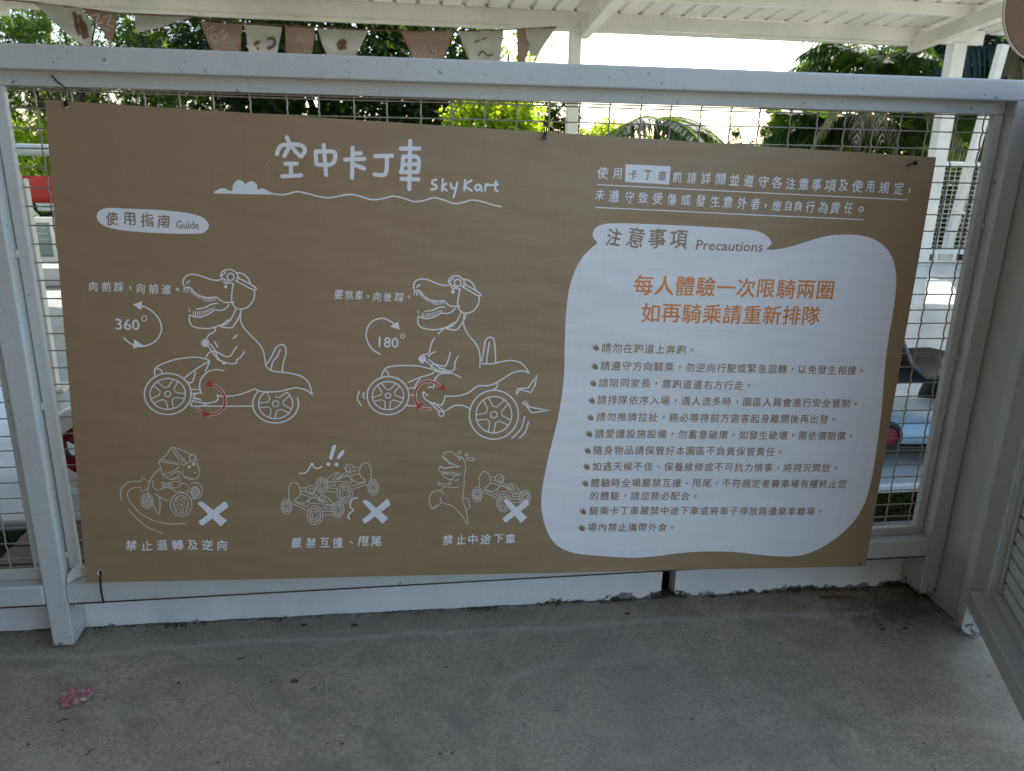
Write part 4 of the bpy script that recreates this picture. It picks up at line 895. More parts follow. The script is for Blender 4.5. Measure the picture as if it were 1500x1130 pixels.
# distant mesh fence at the right between the pavilion posts
mf = empty('mesh_fence', (4.7, 5.6, 0), label='white framed mesh fence at the far edge of the track at the right', cat='fence')
def fb(x0, x1, z0, z1, name='frame_bar', mat='paint_roof'): return MB().box(x0, x1, -.025, .025, z0, z1).build(name, M[mat], mf, bevel=.003)
fb(-3.4, 1.6, .94, .99); fb(-3.4, 1.6, .105, .16); fb(-3.4, 1.6, .002, .035)
for x_ in (-.045, .10, .70, 1.3, -.8, -1.6, -2.4, -3.2): fb(x_ - .0 - .03, x_ + .03, .0355, .9395, 'fence_post')
for x_ in (-.30, .22, .42, .9): fb(x_ - .02, x_ + .02, .0352, .1045, 'foot_block')
gm = MB()
for i in range(84): gm.box(-3.36 + i * .06, -3.356 + i * .06, .026, .030, .16, .94)
for i in range(17): gm.box(-3.38, 1.58, .0305, .0345, .18 + i * .045, .1845 + i * .045)
o = gm.build('wire_grid', M['paint_roof'], mf); o['kind'] = 'stuff'

# left background: white frame of a far stand with grey green panels, red banner, grey rail
lf = empty('far_fence', (-3.75, 5.7, 0), label='white framed fence with grey green boards at the far side, seen past the left post', cat='fence')
for (x0, x1, z0, z1, mt) in ((-2.2, 3.6, .345, .385, 'paint_roof'), (-2.2, 3.6, .0, .05, 'paint_roof'), (-.03, .02, .05, .345, 'paint_roof'), (.42, .47, .05, .345, 'paint_roof'), (.95, 1.0, .05, .345, 'paint_roof')):
    MB().box(x0, x1, -.02, .02, z0, z1).build('frame_bar', M[mt], lf, bevel=.003)
for k in range(6):
    MB().box(-2.18, 3.58, .023, .035, .056 + k * .048, .099 + k * .048).build('board', M['panel_green'], lf)
bn = empty('red_banner', at(60, 278, 7.6), label='red banner with a white foot hanging beyond the track at far left', cat='banner')
mbx = MB(); w2, h2 = .34, .14; vv = []; ff = []
for i in range(13):
    for j in range(5): vv.append((-w2 * .5 + w2 * 1.6 * i / 12, .012 * math.sin(i * 1.1 + j * .4), -h2 + 2 * h2 * j / 4))
for i in range(12):
    for j in range(4): ff.append((i * 5 + j, i * 5 + 5 + j, i * 5 + 6 + j, i * 5 + 1 + j))
o = mbx.add(vv, ff).build('cloth', M['red'], bn, smooth=True); s_ = o.modifiers.new('t', 'SOLIDIFY'); s_.thickness = .004
MB().box(-.06, .40, -.01, .01, -h2 - .08, -h2 + .001).build('hem', M['paint_roof'], bn); MB().box(-.19, -.17, -.01, .01, -1.2, h2 + .02).build('pole', M['paint_roof'], bn); MB().box(.38, .40, -.01, .01, -1.2, h2 + .02).build('pole', M['paint_roof'], bn)
rl = empty('grey_pipe_rail', at(0, 218, 6.6), label='grey horizontal pipe rail in front of the trees, seen through the left mesh', cat='rail')
MB().tube([(-.6, 0, 0), (3, 0, -.03)], .055, 12).build('pipe', M['paint_dirty'], rl, smooth=True)
for x_ in (-.5, 2.8): MB().tube([(x_, 0, -.9), (x_, 0, 0)], .03, 10).build('upright', M['paint_dirty'], rl, smooth=True)
fp = empty('white_upright', (-2.02, 1.95, 0), label='slim white upright standing on the track just past the left post', cat='post')
a, b = at(51, 380, 1.95) - Vector((-2.02, 1.95, 0)), at(83, 588, 1.95) - Vector((-2.02, 1.95, 0)); b.z = 0; a.z = .9; a.x = b.x + .01
MB().box(b.x - .03, b.x + .02, -.02, .02, 0, .9).build('shaft', M['paint_roof'], fp, bevel=.003); MB().box(b.x - .07, b.x + .06, -.06, .06, 0, .012).build('foot_plate', M['paint_roof'], fp, bevel=.002)
bl = empty('track_block', at(68, 372, 4.6), label='grey foam block lying on the track at far left', cat='block'); bl.location.z = 0
MB().box(-.25, .45, -.12, .12, .001, .14).build('body', M['paint_dirty'], bl, bevel=.02)

# boards lying across the gap at left
pb = empty('plank_ramp', (-1.27, .5, -.03), label='reddish brown plank ramp bridging the gap beside the left post', cat='ramp')
for k in range(8):
    MB().box(-.18, .24, -.42 + k * .105, -.42 + k * .105 + .098, .001 + rng.uniform(0, .002), .024).build('plank', M['plank'], pb, bevel=.003)

# ---- pedal karts
def make_kart(body_mat, rim_mat, label, loc, rz_, tyre=None, sx=0.0):
    k = empty('pedal_kart', loc, rz_, label=label, cat='pedal kart', group='pedal karts on the track')
    MB().bar((-.38, 0, .13), (.42, 0, .13), .05, .05).build('frame', M['seat_black'], k, bevel=.006)
    MB().bar((.36, -.28, .12), (.36, .28, .12), .03, .03).build('axle', M['seat_black'], k); MB().bar((-.34, -.28, .12), (-.34, .28, .12), .03, .03).build('axle', M['seat_black'], k)
    # fairing: a rounded nose lofted from sections
    secs = [(.62, .05, .13, .165), (.56, .12, .10, .20), (.44, .16, .09, .235), (.36, .16, .09, .255), (.28, .13, .10, .28), (.22, .08, .13, .30)]
    v_ = []; f_ = []; n = 12
    for (x, w, zb, zt) in secs:
        for i in range(n):
            a = 2 * math.pi * i / n; c, s = math.cos(a), math.sin(a)
            v_.append((x, w * math.copysign(abs(c) ** .6, c), (zb + zt) / 2 + (zt - zb) / 2 * math.copysign(abs(s) ** .6, s)))
    for j in range(len(secs) - 1):
        for i in range(n): f_.append((j * n + i, j * n + (i + 1) % n, (j + 1) * n + (i + 1) % n, (j + 1) * n + i))
    f_.append(tuple(range(n))); f_.append(tuple((len(secs) - 1) * n + i for i in range(n)))
    body = MB().add(v_, f_).build('fairing', body_mat, k, smooth=True)
    # low side body under the seat
    secs = [(-.46, .06, .09, .14), (-.40, .15, .08, .165), (-.24, .185, .075, .180), (-.02, .19, .075, .175), (.22, .185, .08, .165), (.32, .12, .09, .14)]
    v_ = []; f_ = []
    for (x, w, zb, zt) in secs:
        for i in range(n):
            a = 2 * math.pi * i / n; c, s = math.cos(a), math.sin(a)
            v_.append((x, w * math.copysign(abs(c) ** .5, c), (zb + zt) / 2 + (zt - zb) / 2 * math.copysign(abs(s) ** .6, s)))
    for j in range(len(secs) - 1):
        for i in range(n): f_.append((j * n + i, j * n + (i + 1) % n, (j + 1) * n + (i + 1) % n, (j + 1) * n + i))
    f_.append(tuple(range(n))); f_.append(tuple((len(secs) - 1) * n + i for i in range(n)))
    MB().add(v_, f_).build('side_body', body_mat, k, smooth=True); MB().box(-.30, .30, -.15, .15, .045, .0745).build('floor_pan', M['seat_black'], k, bevel=.006)
    MB().bar((.50, -.20, .10), (.60, -.20, .11), .02, .05).build('bumper_end', M['seat_black'], k); 
    MB().tube([(.58, -.20, .10), (.66, -.10, .10), (.68, 0, .10), (.66, .10, .10), (.58, .20, .10)], .018, 8).build('bumper', M['seat_black'], k, smooth=True)
    # bucket seat
    v_ = []; f_ = []; sp = [(.08, .275, .13), (.0, .29, .17), (-.10, .28, .19), (-.22, .28, .20), (-.28, .33, .19), (-.32, .42, .17), (-.35, .50, .12), (-.36, .53, .06)]
    for (x, zc, w) in sp:
        for i in range(7):
            t = (i - 3) / 3; v_.append((x + sx + .03 * t * t, w * t, zc + .055 * t * t))
    for j in range(len(sp) - 1):
        for i in range(6): f_.append((j * 7 + i, j * 7 + i + 1, (j + 1) * 7 + i + 1, (j + 1) * 7 + i))
    s_ = MB().add(v_, f_).build('seat', M['seat_black'], k, smooth=True); md = s_.modifiers.new('t', 'SOLIDIFY'); md.thickness = .018
    sw = MB(); ring = [(sx + .10 + .035 * math.cos(t) * .6, .11 * math.sin(t), .43 + .10 * math.cos(t)) for t in np.linspace(0, 2 * math.pi, 25)]
    sw.tube(ring, .011, 6, cap=False).build('steering_wheel', M['seat_black'], k, smooth=True); MB().tube([(sx + .10, 0, .43), (.26 + sx, 0, .27)], .012, 8).build('steering_column', rim_mat, k, smooth=True)
    for (x, y, r_) in ((.36, .255, .125), (.36, -.255, .125), (-.34, .265, .14), (-.34, -.265, .14)):
        w = bpy.data.objects.new('wheel', None); link(w, k); w.location = (x, y, r_); w.empty_display_size = .05
        MB().lathe((0, 0, 0), (0, 1, 0), [(r_ * .62, -.032), (r_ * .92, -.036), (r_, -.022), (r_, .022), (r_ * .92, .036), (r_ * .62, .032), (r_ * .62, -.032)], 28).build('tyre', tyre or M['tyre'], w, smooth=True)
        rm = MB().lathe((0, 0, 0), (0, 1, 0), [(r_ * .625, -.030), (r_ * .56, -.030), (r_ * .52, -.012), (r_ * .52, .012), (r_ * .56, .030), (r_ * .625, .030)], 28)
        for q in range(5):
            a = 2 * math.pi * q / 5; rm.bar((r_ * .15 * math.cos(a), 0, r_ * .15 * math.sin(a)), (r_ * .56 * math.cos(a), 0, r_ * .56 * math.sin(a)), .05 * r_ / .13 * .5, .03, up=Vector((0, 1, 0)))
        rm.lathe((0, 0, 0), (0, 1, 0), [(.001, -.044), (.026, -.040), (.030, -.02), (.030, .02), (.026, .040), (.001, .044)], 14).build('rim', rim_mat, w, smooth=False)
    return k
kb = make_kart(M['kart_blue'], M['kart_red'], 'pale blue pedal kart with black seat and red hubs behind the right mesh', (1.46, .94, 0), R(-5), None, .15)
# number plate on its nose: pink label with a figure
pt_o = MB().box(.040, .080, -.1955, -.1880, .085, .140).build('number_plate', M['kart_pink'], kb)
V, F = glyph('6', .02); mbx = MB().add([(.045 + x * .050, -.1965, .092 + y * .055) for x, y in V], F); mbx.build('number_lettering', M['kart_red'], kb, recalc=False)
MB().lathe((-.135, -.184, .125), (0, -1, 0), [(.001, .012), (.034, .010), (.036, .004), (.036, 0)], 20).build('side_reflector', M['kart_red'], kb, smooth=False)
MB().lathe((-.135, -.184, .125), (0, -1, 0), [(.0362, .0), (.0362, .013), (.052, .010), (.056, 0), (.0362, 0)], 20).build('reflector_ring', M['tyre'], kb, smooth=True)
kr = make_kart(M['kart_white'], M['kart_red'], 'white pedal kart with red wheels parked past the left post', (-1.04, 1.16, 0), R(6), M['kart_white'])
MB().tube([(-.34, -.17, .15), (-.47, -.17, .152), (-.53, -.17, .152)], .011, 8).build('tow_bar', M['seat_black'], kr, smooth=True)
MB().lathe((-.53, -.17, .152), (-1, 0, 0), [(.001, -.01), (.02, -.008), (.026, .012), (.022, .03), (.001, .038)], 14).build('knob', M['kart_red'], kr, smooth=True)

# ---- bunting under the eave
bt = empty('bunting', (0, 5.36, 0), label='string of cream and brown fabric pennants hanging under the pavilion eave at left', cat='bunting')
def fpt(x, y): p = at(x, y, 5.36); return Vector((p.x, 0, p.z))
MB().tube([fpt(-60, -6), fpt(50, 4), fpt(122, 13), fpt(175, 20), fpt(278, 24), fpt(355, 34), fpt(462, 40), fpt(540, 44), fpt(600, 46), fpt(665, 46), fpt(740, 44), fpt(815, 40)], .006, 5).build('cord', M['flag_print_b'], bt, smooth=True)
flags = [([(48, 3), (122, 13), (137, 44), (133, 74), (104, 56)], 'flag_white'), ([(122, 13), (174, 20), (171, 40), (166, 66), (146, 42)], 'flag_brown'), ([(197, 19), (280, 25), (245, 38), (200, 49)], 'flag_white'),
         ([(293, 31), (355, 36), (352, 78), (342, 96), (322, 96), (308, 70)], 'flag_brown'), ([(357, 36), (413, 40), (406, 76), (392, 96), (374, 96), (364, 76)], 'flag_white'),
         ([(418, 39), (462, 42), (458, 76), (450, 96), (428, 96), (419, 76)], 'flag_brown'), ([(465, 42), (540, 45), (522, 80), (505, 104), (486, 98), (472, 66)], 'flag_white'),
         ([(587, 46), (665, 46), (650, 86), (630, 118), (606, 88)], 'flag_brown'), ([(670, 46), (738, 44), (733, 88), (706, 124), (688, 90)], 'flag_white'),
         ([(757, 43), (772, 42), (776, 70), (762, 116), (758, 90)], 'flag_brown'), ([(769, 43), (815, 40), (800, 62), (787, 82), (776, 84)], 'flag_white')]
for k, (pts, mt) in enumerate(flags):
    q = [fpt(*p) for p in pts]; bm = bmesh.new(); vl = [bm.verts.new(p) for p in q]; bm.faces.new(vl)
    bmesh.ops.triangulate(bm, faces=bm.faces[:]); bmesh.ops.subdivide_edges(bm, edges=bm.edges[:], cuts=7, use_grid_fill=True); bmesh.ops.triangulate(bm, faces=bm.faces[:])
    for v in bm.verts: v.co.y += .030 * math.sin(v.co.x * 26 + k) * (.3 + abs(v.co.z - q[0].z) * 2.6) + .012 * math.sin(v.co.z * 37 + k * 2)
    me = bpy.data.meshes.new('flag'); bm.to_mesh(me); bm.free(); me.materials.append(M[mt])
    for p in me.polygons: p.use_smooth = True
    fo = bpy.data.objects.new('flag', me); link(fo, bt)
def fyy(k, x, z): return .030 * math.sin(x * 26 + k) * (.3 + abs(z - fpt(*flags[k][0][0]).z) * 2.6) + .012 * math.sin(z * 37 + k * 2)
def fprint(k, strokes, w, mat, text=None):
    mbx = MB()
    for s_ in strokes:
        q = smooth_pts(s_, False, 4); pp = [fpt(*p) for p in q]
        n = len(pp); v_ = []; f_ = []
        for i, p in enumerate(pp):
            d_ = pp[min(i + 1, n - 1)] - pp[max(i - 1, 0)]; nn = Vector((-d_.z, 0, d_.x)).normalized() * w / 2
            for sg in (1, -1):
                c = p + nn * sg; v_.append((c.x, fyy(k, c.x, c.z) - .004, c.z))
        for i in range(n - 1): f_.append((2 * i, 2 * i + 1, 2 * i + 3, 2 * i + 2))
        mbx.add(v_, f_)
    if text:
        for ch, x, y, px, rot in text:
            V, F = glyph(ch, .02); c = fpt(x, y); em = px * .0062; ca, sa = math.cos(R(rot)), math.sin(R(rot)); v_ = []
            for (a, b) in V:
                a, b = (a - .3) * em, (b - .3) * em; X_, Z_ = c.x + a * ca - b * sa, c.z + a * sa + b * ca; v_.append((X_, fyy(k, X_, Z_) - .005, Z_))
            mbx.add(v_, F)
    mbx.build('flag_print', M[mat], bt, recalc=False)
fprint(0, [[(108, 18), (112, 38), (118, 52)], [(116, 22), (122, 40), (126, 58)], [(112, 40), (124, 36), (130, 56)]], .035, 'flag_print_b')
fprint(1, [[(134, 24), (145, 22), (140, 34), (150, 32)], [(152, 26), (165, 24), (158, 36), (168, 40)], [(140, 38), (160, 44)]], .012, 'flag_print_w')
fprint(3, [], .01, 'flag_print_w', [(c, x, y, 13, -48) for c, x, y in (('N', 326, 49), ('I', 331, 58), ('C', 336, 67), ('E', 342, 76))] + [(c, x, y, 12, -62) for c, x, y in (('F', 309, 44), ('O', 312, 54), ('R', 316, 64), ('E', 320, 74))])
fprint(4, [[(392, 58), (400, 56), (402, 66), (392, 72)], [(372, 66), (382, 62)], [(376, 60), (379, 74)]], .022, 'flag_print_b')
fprint(5, [[(432, 60), (440, 58), (444, 66), (436, 74)], [(448, 62), (446, 76)]], .012, 'flag_print_w')
fprint(6, [[(502, 58), (500, 74)], [(493, 66), (508, 64)], [(496, 60), (507, 72)], [(507, 60), (495, 72)]], .026, 'flag_print_b')
fprint(7, [[(620, 74), (628, 60), (634, 76), (642, 66)], [(630, 60), (632, 84)]], .014, 'flag_print_w')
fprint(8, [[(700, 82), (706, 76), (714, 82), (722, 80)], [(695, 62), (712, 56)]], .014, 'flag_print_b')

# ---- round brown sign at the upper right
c_ = at(1543, 8, 1.5); rs = at(1543, 8, 1.5) - at(1473, 8, 1.5); rd = rs.length
sg = empty('round_sign', (c_.x, 1.5, 0), label='round brown sign cropped by the upper right corner', cat='sign')
MB().lathe((0, 0, c_.z), (0, 1, 0), [(.001, 0), (rd - .006, 0), (rd, .003), (rd, .012), (.001, .014)], 64).build('disc', M['disc'], sg, smooth=False)
MB().lathe((0, .0, c_.z), (0, 1, 0), [(rd - .0005, .001), (rd + .003, .0015), (rd + .003, .013), (rd - .0005, .0135)], 64).build('rim', M['disc_rim'], sg, smooth=False)
MB().box(-.02, .02, .016, .056, 0, c_.z + rd).build('pole', M['paint_roof'], sg, bevel=.003)

# ---- people riding beyond, only the tops of their heads clear the board
def person(x, y, label, hat, shirt, h=1.0, zb=-.9 + .9):
    p = empty('person', (x, y, zb), label=label, cat='person')
    me = bpy.data.meshes.new('body'); V = [(0, 0, .88), (0, 0, 1.10), (0, 0, 1.32), (0, 0, 1.42), (0, -.01, 1.54), (0, 0, 1.60)]
    E = [(0, 1), (1, 2), (2, 3), (3, 4), (4, 5)]; rad = [.13, .125, .15, .055, .085, .07]
    for s in (1, -1):
        b = len(V); V += [(.17 * s, 0, 1.34), (.22 * s, -.04, 1.08), (.20 * s, -.22, .98), (.19 * s, -.27, .97)]; E += [(2, b), (b, b + 1), (b + 1, b + 2), (b + 2, b + 3)]; rad += [.06, .045, .035, .038]
        b = len(V); V += [(.09 * s, 0, .84), (.10 * s, -.02, .46), (.10 * s, .02, .08), (.10 * s, -.10, .04)]; E += [(0, b), (b, b + 1), (b + 1, b + 2), (b + 2, b + 3)]; rad += [.10, .065, .045, .04]
    V = [tuple(c * h for c in v) for v in V]
    me.from_pydata(V, E, []); o = bpy.data.objects.new('body', me); link(o, p); sk = o.modifiers.new('skin', 'SKIN'); 
    for i, sv in enumerate(me.skin_vertices[0].data): sv.radius = (rad[i] * h, rad[i] * .8 * h); sv.use_root = (i == 0)
    sb = o.modifiers.new('sub', 'SUBSURF'); sb.levels = 1; sb.render_levels = 1; me.materials.append(shirt)
    hd = MB().lathe((0, 0, 1.555 * h), (0, 0, 1), [(.001, .13 * h), (.05 * h, .122 * h), (.09 * h, .09 * h), (.104 * h, .04 * h), (.106 * h, 0), (.135 * h, -.012 * h), (.104 * h, -.010 * h)], 18).build('hat', hat, p, smooth=True)
hat_w = Mat('white_hat', (.62, .60, .60), .7).m; hat_p = Mat('pink_hat', (.62, .25, .24), .7).m; sh1 = Mat('grey_shirt', (.25, .27, .3), .8).m; sh2 = Mat('skin_and_red_shirt', (.4, .12, .1), .8).m
p1 = at(590, 173, 12); p2 = at(651, 180, 11)
person(p1.x, 12, 'person in a pale hat beyond the track, only the crown shows above the board', hat_w, sh1, 1.0, p1.z - 1.685)
person(p2.x, 11, 'smaller person in a pink hat right of the one in the pale hat', hat_p, sh2, .85, p2.z - 1.685 * .85)
ter = MB().box(-40, 40, 9.3, 60, -.9, p1.z - 1.69).build('far_ground', M['ground']); tag(ter, kind='structure')
GZ = p1.z - 1.69

# ================================================================== VEGETATION
LEAFS = {}
def leaf_shape(kind):
    if kind == 'lobed':
        pts = []
        for k in range(5):
            a = R(-100 + 50 * k + 90 - 90); pts += [(.16 * math.sin(R(-125 + 50 * k)), .16 * math.cos(R(-125 + 50 * k))), ((.62 if k in (0, 4) else .85 if k in (1, 3) else 1.0) * math.sin(R(-100 + 50 * k)), (.62 if k in (0, 4) else .85 if k in (1, 3) else 1.0) * math.cos(R(-100 + 50 * k)))]
        pts.append((.16 * math.sin(R(125)), .16 * math.cos(R(125))))
        v = [(0, 0, 0)] + [(x, y, -.12 * (x * x + y * y)) for x, y in pts]; n = len(pts)
        return v, [(0, 1 + i, 1 + i + 1) for i in range(n - 1)]
    if kind == 'oval': return [(0, 0, 0), (.28, .35, .06), (0, 1, -.1), (-.28, .35, .06)], [(0, 1, 2), (0, 2, 3)]
    return [(0, 0, 0), (.10, .4, .03), (0, 1, -.12), (-.10, .4, .03)], [(0, 1, 2), (0, 2, 3)]
def leaves(centres, size, kind, up=.4, spread=1.0):
    """one mesh of many separate leaves"""
    v, f = leaf_shape(kind); v = np.array(v); n = len(centres); m_ = len(v)
    nrm = rng.normal(0, 1, (n, 3)); nrm[:, 2] += up * 2; nrm /= np.linalg.norm(nrm, axis=1)[:, None]
    t = rng.normal(0, 1, (n, 3)); t[:, 2] -= .5; t -= (t * nrm).sum(1)[:, None] * nrm; t /= np.linalg.norm(t, axis=1)[:, None]; b = np.cross(t, nrm)
    s = size * rng.uniform(.6, 1.3, n)
    V = centres[:, None, :] + s[:, None, None] * (v[None, :, 0, None] * b[:, None, :] + v[None, :, 1, None] * t[:, None, :] + v[None, :, 2, None] * nrm[:, None, :])
    F = np.array(f)[None, :, :] + (np.arange(n) * m_)[:, None, None]
    return V.reshape(-1, 3), F.reshape(-1, 3)
def np_mesh(name, V, F, mat, parent=None):
    me = bpy.data.meshes.new(name); me.vertices.add(len(V)); me.vertices.foreach_set('co', np.asarray(V, dtype=np.float32).ravel())
    me.loops.add(F.size); me.loops.foreach_set('vertex_index', F.astype(np.int32).ravel()); me.polygons.add(len(F)); me.polygons.foreach_set('loop_start', np.arange(0, F.size, 3, dtype=np.int32))
    me.update(calc_edges=True); me.validate(); me.materials.append(mat); o = bpy.data.objects.new(name, me); return link(o, parent)
def crown_pts(c, r, n, clumps, tight=.16):
    cc_ = rng.normal(0, 1, (clumps, 3)); cc_ /= np.linalg.norm(cc_, axis=1)[:, None]; cc_ *= rng.uniform(.25, 1, clumps)[:, None] ** .5; cc_ *= np.array(r)
    idx = rng.integers(0, clumps, n); return np.array(c) + cc_[idx] + rng.normal(0, 1, (n, 3)) * tight * np.array(r).mean(), cc_ + np.array(c)
def tree(base, crown_c, r, n, clumps, size, kind, mat, label, tight=.16, cat='tree', trunk_r=.10, name='tree', limbs=9):
    o = empty(name, base, label=label, cat=cat)
    b = Vector(base); c = Vector(crown_c) - b
    pts, cl = crown_pts(tuple(c), r, n, clumps, tight); V, F = leaves(pts, size, kind); np_mesh('crown', V, F, M[mat], o)
    mbx = MB(); mid = Vector((c.x * .6, c.y * .6, max(.2, c.z * .62))); mbx.tube([(0, 0, -.02), tuple(mid * .5 + Vector((.05, 0, 0))), tuple(mid), tuple(c)], [trunk_r, trunk_r * .8, trunk_r * .65, trunk_r * .25], 9)
    for q in cl[:limbs]:
        q = Vector(q); mbx.tube([tuple(mid), tuple(mid.lerp(q, .5) + Vector((0, 0, .1))), tuple(q)], [trunk_r * .4, trunk_r * .22, trunk_r * .08], 6)
    mbx.build('trunk', M['bark'], o, smooth=True)
def C(px, py, Y): return at(px, py, Y)
c = C(120, 90, 8.8);  tree((c.x - .5, 8.8, -.9), c, (1.25, .8, 1.05), 7500, 100, .10, 'lobed', 'leaf', 'loose light green maple-like tree with sky between its leaves at the upper left', .13)
c = C(350, 110, 9.4); tree((c.x, 9.2, -.9), c, (1.0, .7, 1.2), 12000, 90, .095, 'lobed', 'leaf_dark', 'dark lobed-leaf tree behind the lettered brown pennant', .15)
c = C(265, 170, 8.0); tree((c.x, 8.0, -.9), c, (.5, .4, .6), 2200, 40, .08, 'lobed', 'leaf', 'small lit green tree in front of the dark one behind the first pennants', .15, trunk_r=.05)
c = C(470, 110, 10.2); tree((c.x, 10.4, GZ), c, (1.7, 1.0, 1.5), 15000, 120, .11, 'oval', 'leaf_dark', 'dense dark green tree behind the middle of the bunting', .17, trunk_r=.16)
c = C(625, 90, 11.0); tree((c.x, 11.2, GZ), c, (1.0, .8, 1.3), 9000, 80, .10, 'oval', 'leaf_dark', 'dark green tree right of the middle pennants', .17, trunk_r=.14)
c = C(730, 190, 8.2); tree((c.x, 8.2, -.9), c, (.62, .5, .55), 6500, 60, .085, 'oval', 'leaf_lime', 'bright yellow green bush lit by the sun above the middle of the board', .14, cat='bush', name='bush', trunk_r=.05)
c = C(745, 80, 10.5); tree((c.x, 10.5, GZ), c, (.55, .5, .75), 2400, 40, .07, 'oval', 'leaf_lime', 'sunlit light green tree behind the last pennants left of the roof post', .15, trunk_r=.07)
c = C(818, 180, 10.0); tree((c.x, 10.0, GZ), c, (.30, .4, .35), 1100, 26, .08, 'oval', 'leaf_dark', 'small dark bush beside the roof post', .16, cat='bush', name='bush', trunk_r=.04)
c = C(888, 205, 9.6); tree((c.x, 9.6, GZ), c, (.42, .4, .22), 1500, 30, .06, 'oval', 'leaf_lime', 'low light green bush just right of the roof post', .16, cat='bush', name='bush', trunk_r=.04)
c = C(60, 250, 8.2);  tree((c.x, 8.2, -.9), c, (.8, .5, .42), 3600, 50, .07, 'oval', 'leaf_lime', 'yellow green shrub seen through the left strip of mesh', .17, cat='shrub', name='shrub', trunk_r=.05)
c = C(1138, 205, 12.5); tree((c.x, 12.5, GZ), c, (.30, .3, .50), 420, 26, .11, 'lobed', 'leaf', 'small sparse tree in front of the white sky right of the small palm', .10, trunk_r=.03, limbs=14)
c = C(1085, 208, 12.5); tree((c.x, 12.5, GZ), c, (.25, .3, .25), 220, 16, .09, 'oval', 'leaf_dark', 'tiny sparse shrub against the sky beside the small palm', .12, cat='shrub', name='shrub', trunk_r=.025)
c = C(1400, 120, 12); tree((c.x, 12, GZ), c, (2.2, 1.0, 1.6), 12000, 120, .10, 'oval', 'leaf_dark', 'dark bushy tree behind the palms at the right', .17, trunk_r=.15)
c = C(1300, 300, 9.3); tree((c.x, 9.3, -.9), c, (1.5, .6, .75), 9000, 90, .09, 'oval', 'leaf_dark', 'dark green shrub behind the far mesh fence at the right', .17, cat='shrub', name='shrub', trunk_r=.08)
# far hedge mass along the horizon, one mass of foliage
pts = np.column_stack([rng.uniform(-22, 26, 26000), rng.uniform(17, 21, 26000), GZ + rng.uniform(0, 1, 26000) ** 1.2 * 2.1])
hh = 1.55 + .45 * np.sin(pts[:, 0] * .9) * np.sin(pts[:, 0] * .37 + 1) ; keep = pts[:, 2] < GZ + hh * 1.0
V, F = leaves(pts[keep], .22, 'oval'); o = np_mesh('hedge', V, F, M['leaf']); tag(o, kind='stuff')
# low greenery in the gap between the platform and the track
pts = np.column_stack([rng.uniform(-4, 3.4, 26000), rng.uniform(.40, 1.7, 26000), rng.uniform(-.9, -.22, 26000)])
V, F = leaves(pts, .06, 'narrow'); o = np_mesh('gap_greenery', V, F, M['leaf']); tag(o, kind='stuff')

# palms
def frond(mbx, base, dirv, length, droop, n=34, lw=.030, ll=.42, hang=.5):
    base = Vector(base); d_ = Vector(dirv).normalized(); side_ = d_.cross(Vector((0, 0, 1))).normalized(); pts = []
    for i in range(n + 1):
        t = i / n; pts.append(base + d_ * (length * t) + Vector((0, 0, -droop * length * t * t)))
    mbx['r'].tube([tuple(p) for p in pts[::3]] + [tuple(pts[-1])], [.018 * (1 - .8 * k / (len(pts[::3]))) for k in range(len(pts[::3]) + 1)], 5)
    for i in range(3, n + 1):
        t = i / n; L_ = ll * math.sin(math.pi * min(1, .12 + .86 * t)) ** .7 * rng.uniform(.85, 1.1); tg = (pts[i] - pts[i - 1]).normalized()
        for s in (1, -1):
            out = (side_ * s * .8 + tg * .55 + Vector((0, 0, -hang * rng.uniform(.6, 1.3)))).normalized(); p0 = pts[i]; p1 = p0 + out * L_ * .5 + Vector((0, 0, .03 * L_)); p2 = p0 + out * L_ + Vector((0, 0, -L_ * .30))
            w = tg * lw; up_ = side_ * s * lw * .2
            mbx['l'].add([p0 - w * .4, p0 + w * .4, p1 + w * .6 + up_, p1 - w * .6 + up_, p2], [(0, 1, 2, 3), (3, 2, 4)])
def palm(base, h, n, length, label, mat='leaf_palm', ll=.42, lw=.03, dead=3, dirs=None, name='palm', cat='palm tree', r=.05):
    o = empty(name, base, label=label, cat=cat); top = Vector((.05, 0, h))
    MB().tube([(0, 0, -.02), (.02, 0, h * .5), tuple(top)], [r * 1.2, r, r * .8], 12).build('trunk', M['bark'], o, smooth=True)
    dl = dirs or [(math.cos(a), math.sin(a), rng.uniform(.1, .9)) for a in np.linspace(0, 2 * math.pi, n, endpoint=False) + rng.uniform(0, .3)]
    for dv in dl:
        mbx = {'r': MB(), 'l': MB()}; frond(mbx, top, dv, length * rng.uniform(.85, 1.1), rng.uniform(.35, .65), ll=ll, lw=lw)
        mbx['l'].build('frond', M[mat], o, recalc=False); mbx['r'].build('midrib', M['leaf_lime'], o, smooth=True)
    for k in range(dead):
        a = rng.uniform(0, 6.28); mbx = {'r': MB(), 'l': MB()}; frond(mbx, top, (math.cos(a) * .6, math.sin(a) * .6 - .3, -.25), length * .6, .9, n=20, ll=ll * .8, lw=lw, hang=1.2)
        mbx['l'].build('dead_frond', M['leaf_dead'], o, recalc=False)
def G(px, Y, z): c = at(px, 150, Y); return (c.x, Y, z)
b = G(1262, 8.0, -.9); zt = at(1262, 95, 8.0).z
palm(b, zt + .9, 20, 1.25, 'green palm with hanging brown dead fronds right of the open sky', dead=5, ll=.46)
b = G(1345, 8.6, -.9); zt = at(1345, 130, 8.6).z
palm(b, zt + .9, 20, 1.3, 'second green palm standing behind the lower roof rafter', dead=3, ll=.5)
b = G(1225, 9.2, -.9); zt = at(1225, 190, 9.2).z
palm(b, zt + .9, 18, 1.15, 'low broad palm clump behind the upper right corner of the board', dead=1, ll=.5, lw=.045)
b = G(1452, 7.6, -.9); zt = at(1452, 60, 7.6).z
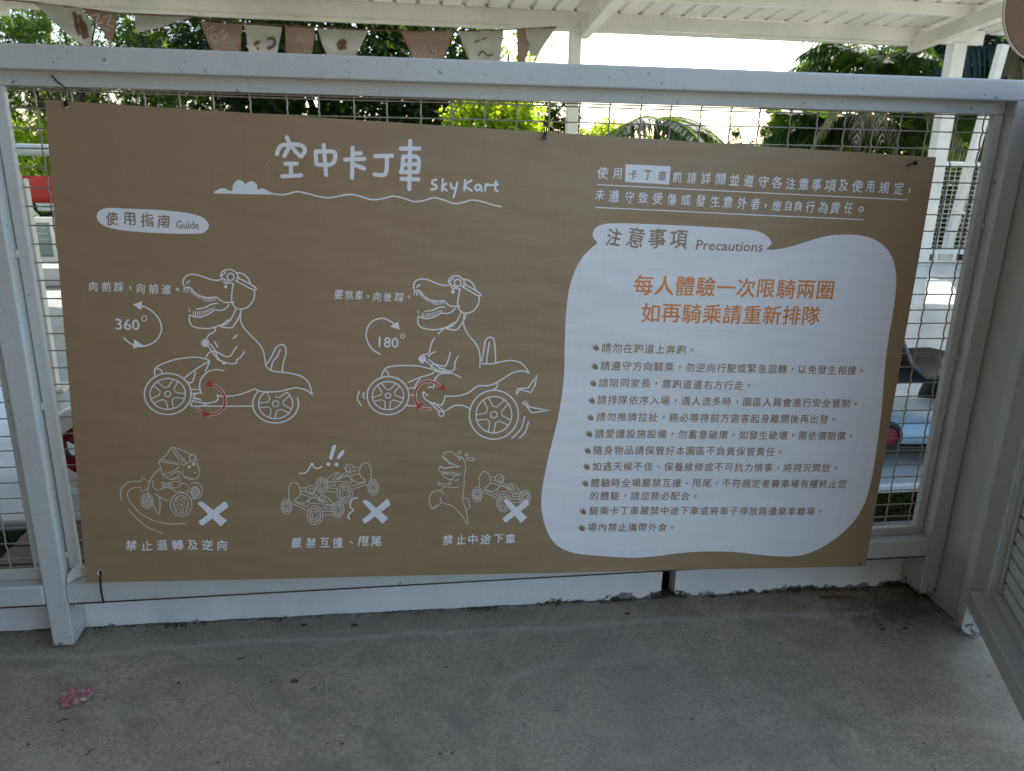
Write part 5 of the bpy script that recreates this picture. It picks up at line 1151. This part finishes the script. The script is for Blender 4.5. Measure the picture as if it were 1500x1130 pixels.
palm(b, zt + .9, 10, 1.25, 'blue green palm with dense pleated fronds between the two white posts at right', mat='leaf_blue', dead=1, ll=.62, lw=.05)
b = G(1500, 8.4, -.9); zt = at(1500, 110, 8.4).z
palm(b, zt + .9, 12, 1.2, 'dark blue green palm at the right edge beside the round sign', mat='leaf_blue', dead=1, ll=.55, lw=.05)
b = G(960, 7.6, -.9); zt = at(960, 175, 7.6).z
palm(b, zt + .9, 0, .95, 'small arching palm above the board in front of the open sky', dead=0, ll=.36, dirs=[(1, .1, .28), (-1, .2, .1), (.6, .7, .25), (.9, -.3, .12), (-.5, -.4, .15), (.3, -.9, .1), (1, .3, -.1)])

# banana leaves, broad split blades
def banana(base, tops, label):
    o = empty('banana_plant', base, label=label, cat='banana plant'); b = Vector(base)
    MB().tube([(0, 0, -.02), (0, 0, 1.6)], [.10, .07], 12).build('stem', M['leaf_palm'], o, smooth=True)
    for (dx_, dy_, L_, w, up_) in tops:
        mbx = MB(); d_ = Vector((dx_, dy_, 0)).normalized(); sd_ = d_.cross(Vector((0, 0, 1))); n = 26
        c0 = Vector((0, 0, 1.6)); prev = None
        for i in range(n + 1):
            t = i / n; p = c0 + d_ * L_ * t * .8 + Vector((0, 0, up_ * L_ * t - .9 * L_ * t * t)); ww = w * math.sin(math.pi * (.08 + .9 * t)) ** .6
            if prev is not None:
                gap = .18 if rng.random() < .3 else .02
                for s in (1, -1):
                    e0 = prev[0] + sd_ * s * prev[1] + Vector((0, 0, -.25 * prev[1])); e1 = p + sd_ * s * ww + Vector((0, 0, -.25 * ww)); e1b = e0.lerp(e1, 1 - gap)
                    mbx.add([prev[0], p, e1b, e0], [(0, 1, 2, 3)])
            prev = (p, ww)
        mbx.build('leaf', M['leaf_palm'], o, recalc=False)
c = at(1400, 150, 8.8); banana((c.x, 8.8, -.9), [(-1, -.2, 1.4, .26, 1.5), (-.3, -1, 1.3, .25, 1.6), (.9, -.4, 1.4, .26, 1.5), (.2, .8, 1.2, .24, 1.8), (-.8, .6, 1.3, .25, 1.2)], 'broad leaved banana plant among the palms at the right')
c = at(1195, 150, 9.6); banana((c.x, 9.6, -.9), [(-1, -.1, 1.3, .24, 1.7), (.6, -1, 1.2, .22, 1.5), (-.3, -.8, 1.2, .24, 1.9)], 'banana plant at the left edge of the palm group beside the sky')
